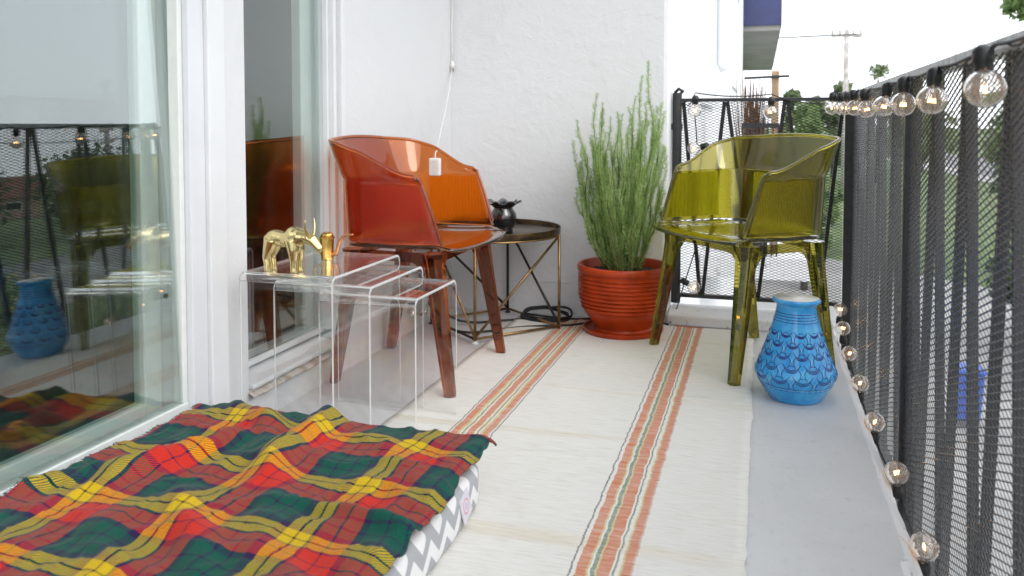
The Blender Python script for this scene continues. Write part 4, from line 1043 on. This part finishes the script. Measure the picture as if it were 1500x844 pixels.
for x, y, h, rx, mt in ((36, 30, 4.6, 3.2, 'tree_dark'), (33, 37, 4.2, 3.0, 'tree_dark'), (30, 44, 4.5, 3.2, 'tree_mid'), (40, 24, 4.8, 3.4, 'tree_dark'), (27, 50, 4.2, 3, 'tree_dark'), (44, 36, 5, 3.6, 'tree_mid'), (24, 58, 4.4, 3, 'tree_mid'), (18, 66, 4.6, 3, 'tree_far'), (12, 70, 4.5, 3, 'tree_far'), (42, 46, 4.9, 3.4, 'tree_dark'), (34, 52, 4.4, 3.4, 'tree_dark'), (48, 28, 5, 3.6, 'tree_dark')):
    tree('street_tree', 'dark leafy tree in the row across the street', x, y, h, rx, mt, 30+i_, 2200, .24, group='trees across the street'); i_ += 1
i_ = 0
for x, y in ((9.5, 9.5), (11, 11.5), (12.5, 13.2), (10.2, 14), (13.5, 10.8), (14.5, 15), (11.8, 16.5), (8.9, 12.6)):
    tree('garden_bush', 'low leafy bush with yellow flowers on the lawn', x, y, 1.2, .8, 'tree_mid', 60+i_, 900, .07, cat='bush', group='bushes on the lawn'); i_ += 1
yl = simple('yellow_petals', (.75, .52, .03), .7)
for k in range(8):
    t = bpy.data.objects['garden_bush' if k == 0 else 'garden_bush.%03d' % k]; fl2 = MB(); r = random.Random(k)
    for i in range(40):
        a = r.uniform(0, 2*pi); p = V(t.location.x+.7*cos(a)*sqrt(r.random()), t.location.y+.7*sin(a)*sqrt(r.random()), GZ+.75+r.uniform(0, .5)); s_ = .05
        fl2.add([p+V(-s_, 0, 0), p+V(0, -s_, .02), p+V(s_, 0, 0), p+V(0, s_, .02)], [(0, 1, 2, 3)])
    fl2.build('flowers', yl, t)
# houses across the street
def house(x, y, w, d_, h, rot, label, wallc, roofc):
    t = thing('house', label, 'house', (x, y, GZ), 'houses across the street', rot)
    MB().box(-w/2, w/2, -d_/2, d_/2, 0, h).build('wall', simple('house_paint', wallc, .8), t, world=False)
    e = .35; rf = MB(); v = [(-w/2-e, -d_/2-e, h), (w/2+e, -d_/2-e, h), (w/2+e, d_/2+e, h), (-w/2-e, d_/2+e, h), (-w/2-e, 0, h+d_*.3), (w/2+e, 0, h+d_*.3)]
    rf.add(v, [(0, 1, 5, 4), (2, 3, 4, 5), (0, 4, 3), (1, 2, 5), (3, 2, 1, 0)]); rf.build('roof', simple('roof_shingles', roofc, .9, bmp=.5, bscale=8), t, world=False)
    for k in range(3):
        x0 = -w/2+w*(.15+.3*k); wf = MB().box(x0, x0+w*.14, -d_/2-.03, -d_/2-.002, h*.4, h*.8).build('window', M['white_paint'], t, world=False)
        MB().box(x0+.08, x0+w*.14-.08, -d_/2-.036, -d_/2-.031, h*.4+.08, h*.8-.08).build('pane', M['black_glaze'], wf, world=False)
house(62, 54, 9, 6, 1.8, radians(-48), 'low house with reddish brown roof across the street', (.45, .30, .24), (.18, .08, .06))
house(29.5, 48, 8, 6, 2.4, radians(-35), 'low cream house with grey roof across the street', (.55, .48, .40), (.14, .13, .13))
house(80, 40, 9, 6, 1.9, radians(-65), 'low pinkish house with dark roof across the street', (.50, .36, .32), (.10, .09, .09))
# utility poles and wires
def pole(x, y, top, rot, label, arm=1.5):
    t = thing('utility_pole', label, 'utility pole', (x, y, GZ), 'wooden utility poles', rot)
    H_ = top-GZ; s_ = max(1, sqrt(x*x+y*y)/45)
    MB().tube([(0, 0, 0), (0, 0, H_)], [.17*s_, .12*s_], 10).build('pole', M['pole_wood'], t, world=False, smooth=True)
    for dz in (.35, .95)[:1 if s_ < 1.2 else 2]:
        MB().box(-arm/2*s_*.9, arm/2*s_*.9, -.08, .08, H_-dz*s_, H_-dz*s_+.14*s_).build('crossarm', M['pole_wood'], t, world=False)
    for k in (-.42, -.2, .2, .42): MB().lathe([(.05*s_, 0), (.06*s_, .12*s_), (.03*s_, .22*s_)], (k*arm*s_, 0, H_-.35*s_+.14*s_), 8).build('insulator', M['pole_wood'], t, world=False)
    return t
pole(4.1, 45, 5.65, radians(6), 'wooden utility pole with crossarm above the far corner of the railing', 1.6)
pole(47, 53, 4.4, radians(35), 'tall wooden utility pole far across the street', 3)
pole(58, 52, 3.9, radians(35), 'second wooden utility pole farther across the street', 3)
pole(40, 56, 4.2, radians(35), 'thin wooden utility pole among trees across the street', 2)
wr = MB()
for dx, z in ((-.6, 5.42), (.6, 5.42), (0, 4.8)):
    a, b_ = V(4.1+dx, 45, z), V(40+dx, 56, 4.0 if z > 5.5 else 3.6)
    wr.tube([a.lerp(b_, t/20)+V(0, 0, -.5*4*(t/20)*(1-t/20)) for t in range(21)], .022, 5)
    c_ = V(-20, 38+dx, z+.4); wr.tube([a.lerp(c_, t/20)+V(0, 0, -.5*4*(t/20)*(1-t/20)) for t in range(21)], .020, 5)
    d_ = V(58, 52+dx, 3.7); wr.tube([b_.lerp(d_, t/10)+V(0, 0, -.4*4*(t/10)*(1-t/10)) for t in range(11)], .03, 5)
o = wr.build('power_lines', M['black_rubber'], loc=(4.1, 45, 5.3)); tag(o, 'thin power lines strung between the utility poles', 'power lines')
# parked cars and a bin
def car(x, y, rot, label, col):
    t = thing('parked_car', label, 'car', (x, y, GZ), 'cars parked below', rot)
    side = [(-2.1, .35), (-2.15, .62), (-2.0, .82), (-1.25, .92), (-.55, 1.40), (.75, 1.44), (1.55, 1.0), (2.05, .92), (2.15, .60), (2.1, .35)]
    mb = MB(); n = len(side); vs = []
    for s_, k in ((-1, 1), (-.93, 1.0), (.93, 1.0), (1, 1)):
        for x_, z_ in side:
            w_ = .86 if abs(s_) == 1 else .90; inn = max(0, z_-.92)*.28
            vs.append((x_*(1 if abs(s_) < 1 else .985), s_*(w_-inn), z_ if abs(s_) < 1 else z_-.02*(z_ > .6)))
    mb.add(vs, [(j*n+i, j*n+(i+1) % n, (j+1)*n+(i+1) % n, (j+1)*n+i) for j in range(3) for i in range(n)]+[tuple(range(n))[::-1], tuple(3*n+i for i in range(n))])
    mb.build('body', simple('car_paint', col, .25, coat=.8), t, world=False, bevel=.03, smooth=True, auto=40)
    for s_ in (-1, 1):
        g = MB(); g.add([(-1.02, s_*.868, .96), (.0, s_*.868, .96), (.0, s_*.765, 1.33), (-.56, s_*.765, 1.33)], [(0, 1, 2, 3)]); g.add([(.06, s_*.868, .96), (1.28, s_*.868, .98), (.78, s_*.765, 1.34), (.06, s_*.765, 1.34)], [(0, 1, 2, 3)])
        g.build('side_window', M['black_glaze'], t, world=False)
        for xx_ in (-1.3, 1.3):
            wh = MB().tube([(xx_, s_*.70, .32), (xx_, s_*.89, .32)], .32, 20).build('wheel', M['black_rubber'], t, world=False); MB().tube([(xx_, s_*.891, .32), (xx_, s_*.90, .32)], .19, 16).build('rim', M['frame_grey'], wh, world=False)
    for x0, z0, x1, z1 in ((-1.22, .945, -.62, 1.365), (1.50, 1.045, .84, 1.42)):
        MB().add([(x0-.012*(1 if x0 < 0 else -1), -.72, z0), (x0-.012*(1 if x0 < 0 else -1), .72, z0), (x1-.02*(1 if x0 < 0 else -1), .62, z1), (x1-.02*(1 if x0 < 0 else -1), -.62, z1)], [(0, 1, 2, 3)]).build('windscreen', M['black_glaze'], t, world=False)
    for s_ in (-1, 1): MB().box(-2.17, -2.06, s_*.72-.13, s_*.72+.13, .66, .78).build('headlight', M['frame_grey'], t, world=False, bevel=.02)
car(24.5, 20, radians(98), 'dark parked car on the street beyond the lawn', (.03, .035, .05))
bn = thing('recycling_bin', 'blue wheeled bin on the driveway seen through the mesh', 'bin', (2.42, 10.9, GZ))
MB().hexa([(2.28, 10.78, GZ+.08), (2.54, 10.78, GZ+.08), (2.54, 11.04, GZ+.08), (2.28, 11.04, GZ+.08)], [(2.25, 10.73, GZ+.66), (2.57, 10.73, GZ+.66), (2.57, 11.07, GZ+.66), (2.25, 11.07, GZ+.66)]).build('body', simple('blue_plastic', (.05, .11, .40), .5), bn, bevel=.03)
MB().box(2.235, 2.585, 10.71, 11.09, GZ+.662, GZ+.72).build('lid', simple('blue_lid_plastic', (.035, .10, .42), .45), bn, bevel=.025)
for x in (2.30, 2.52): MB().tube([(x-.03, 11.06, GZ+.10), (x+.03, 11.06, GZ+.10)], .10, 14).build('wheel', M['black_rubber'], bn)
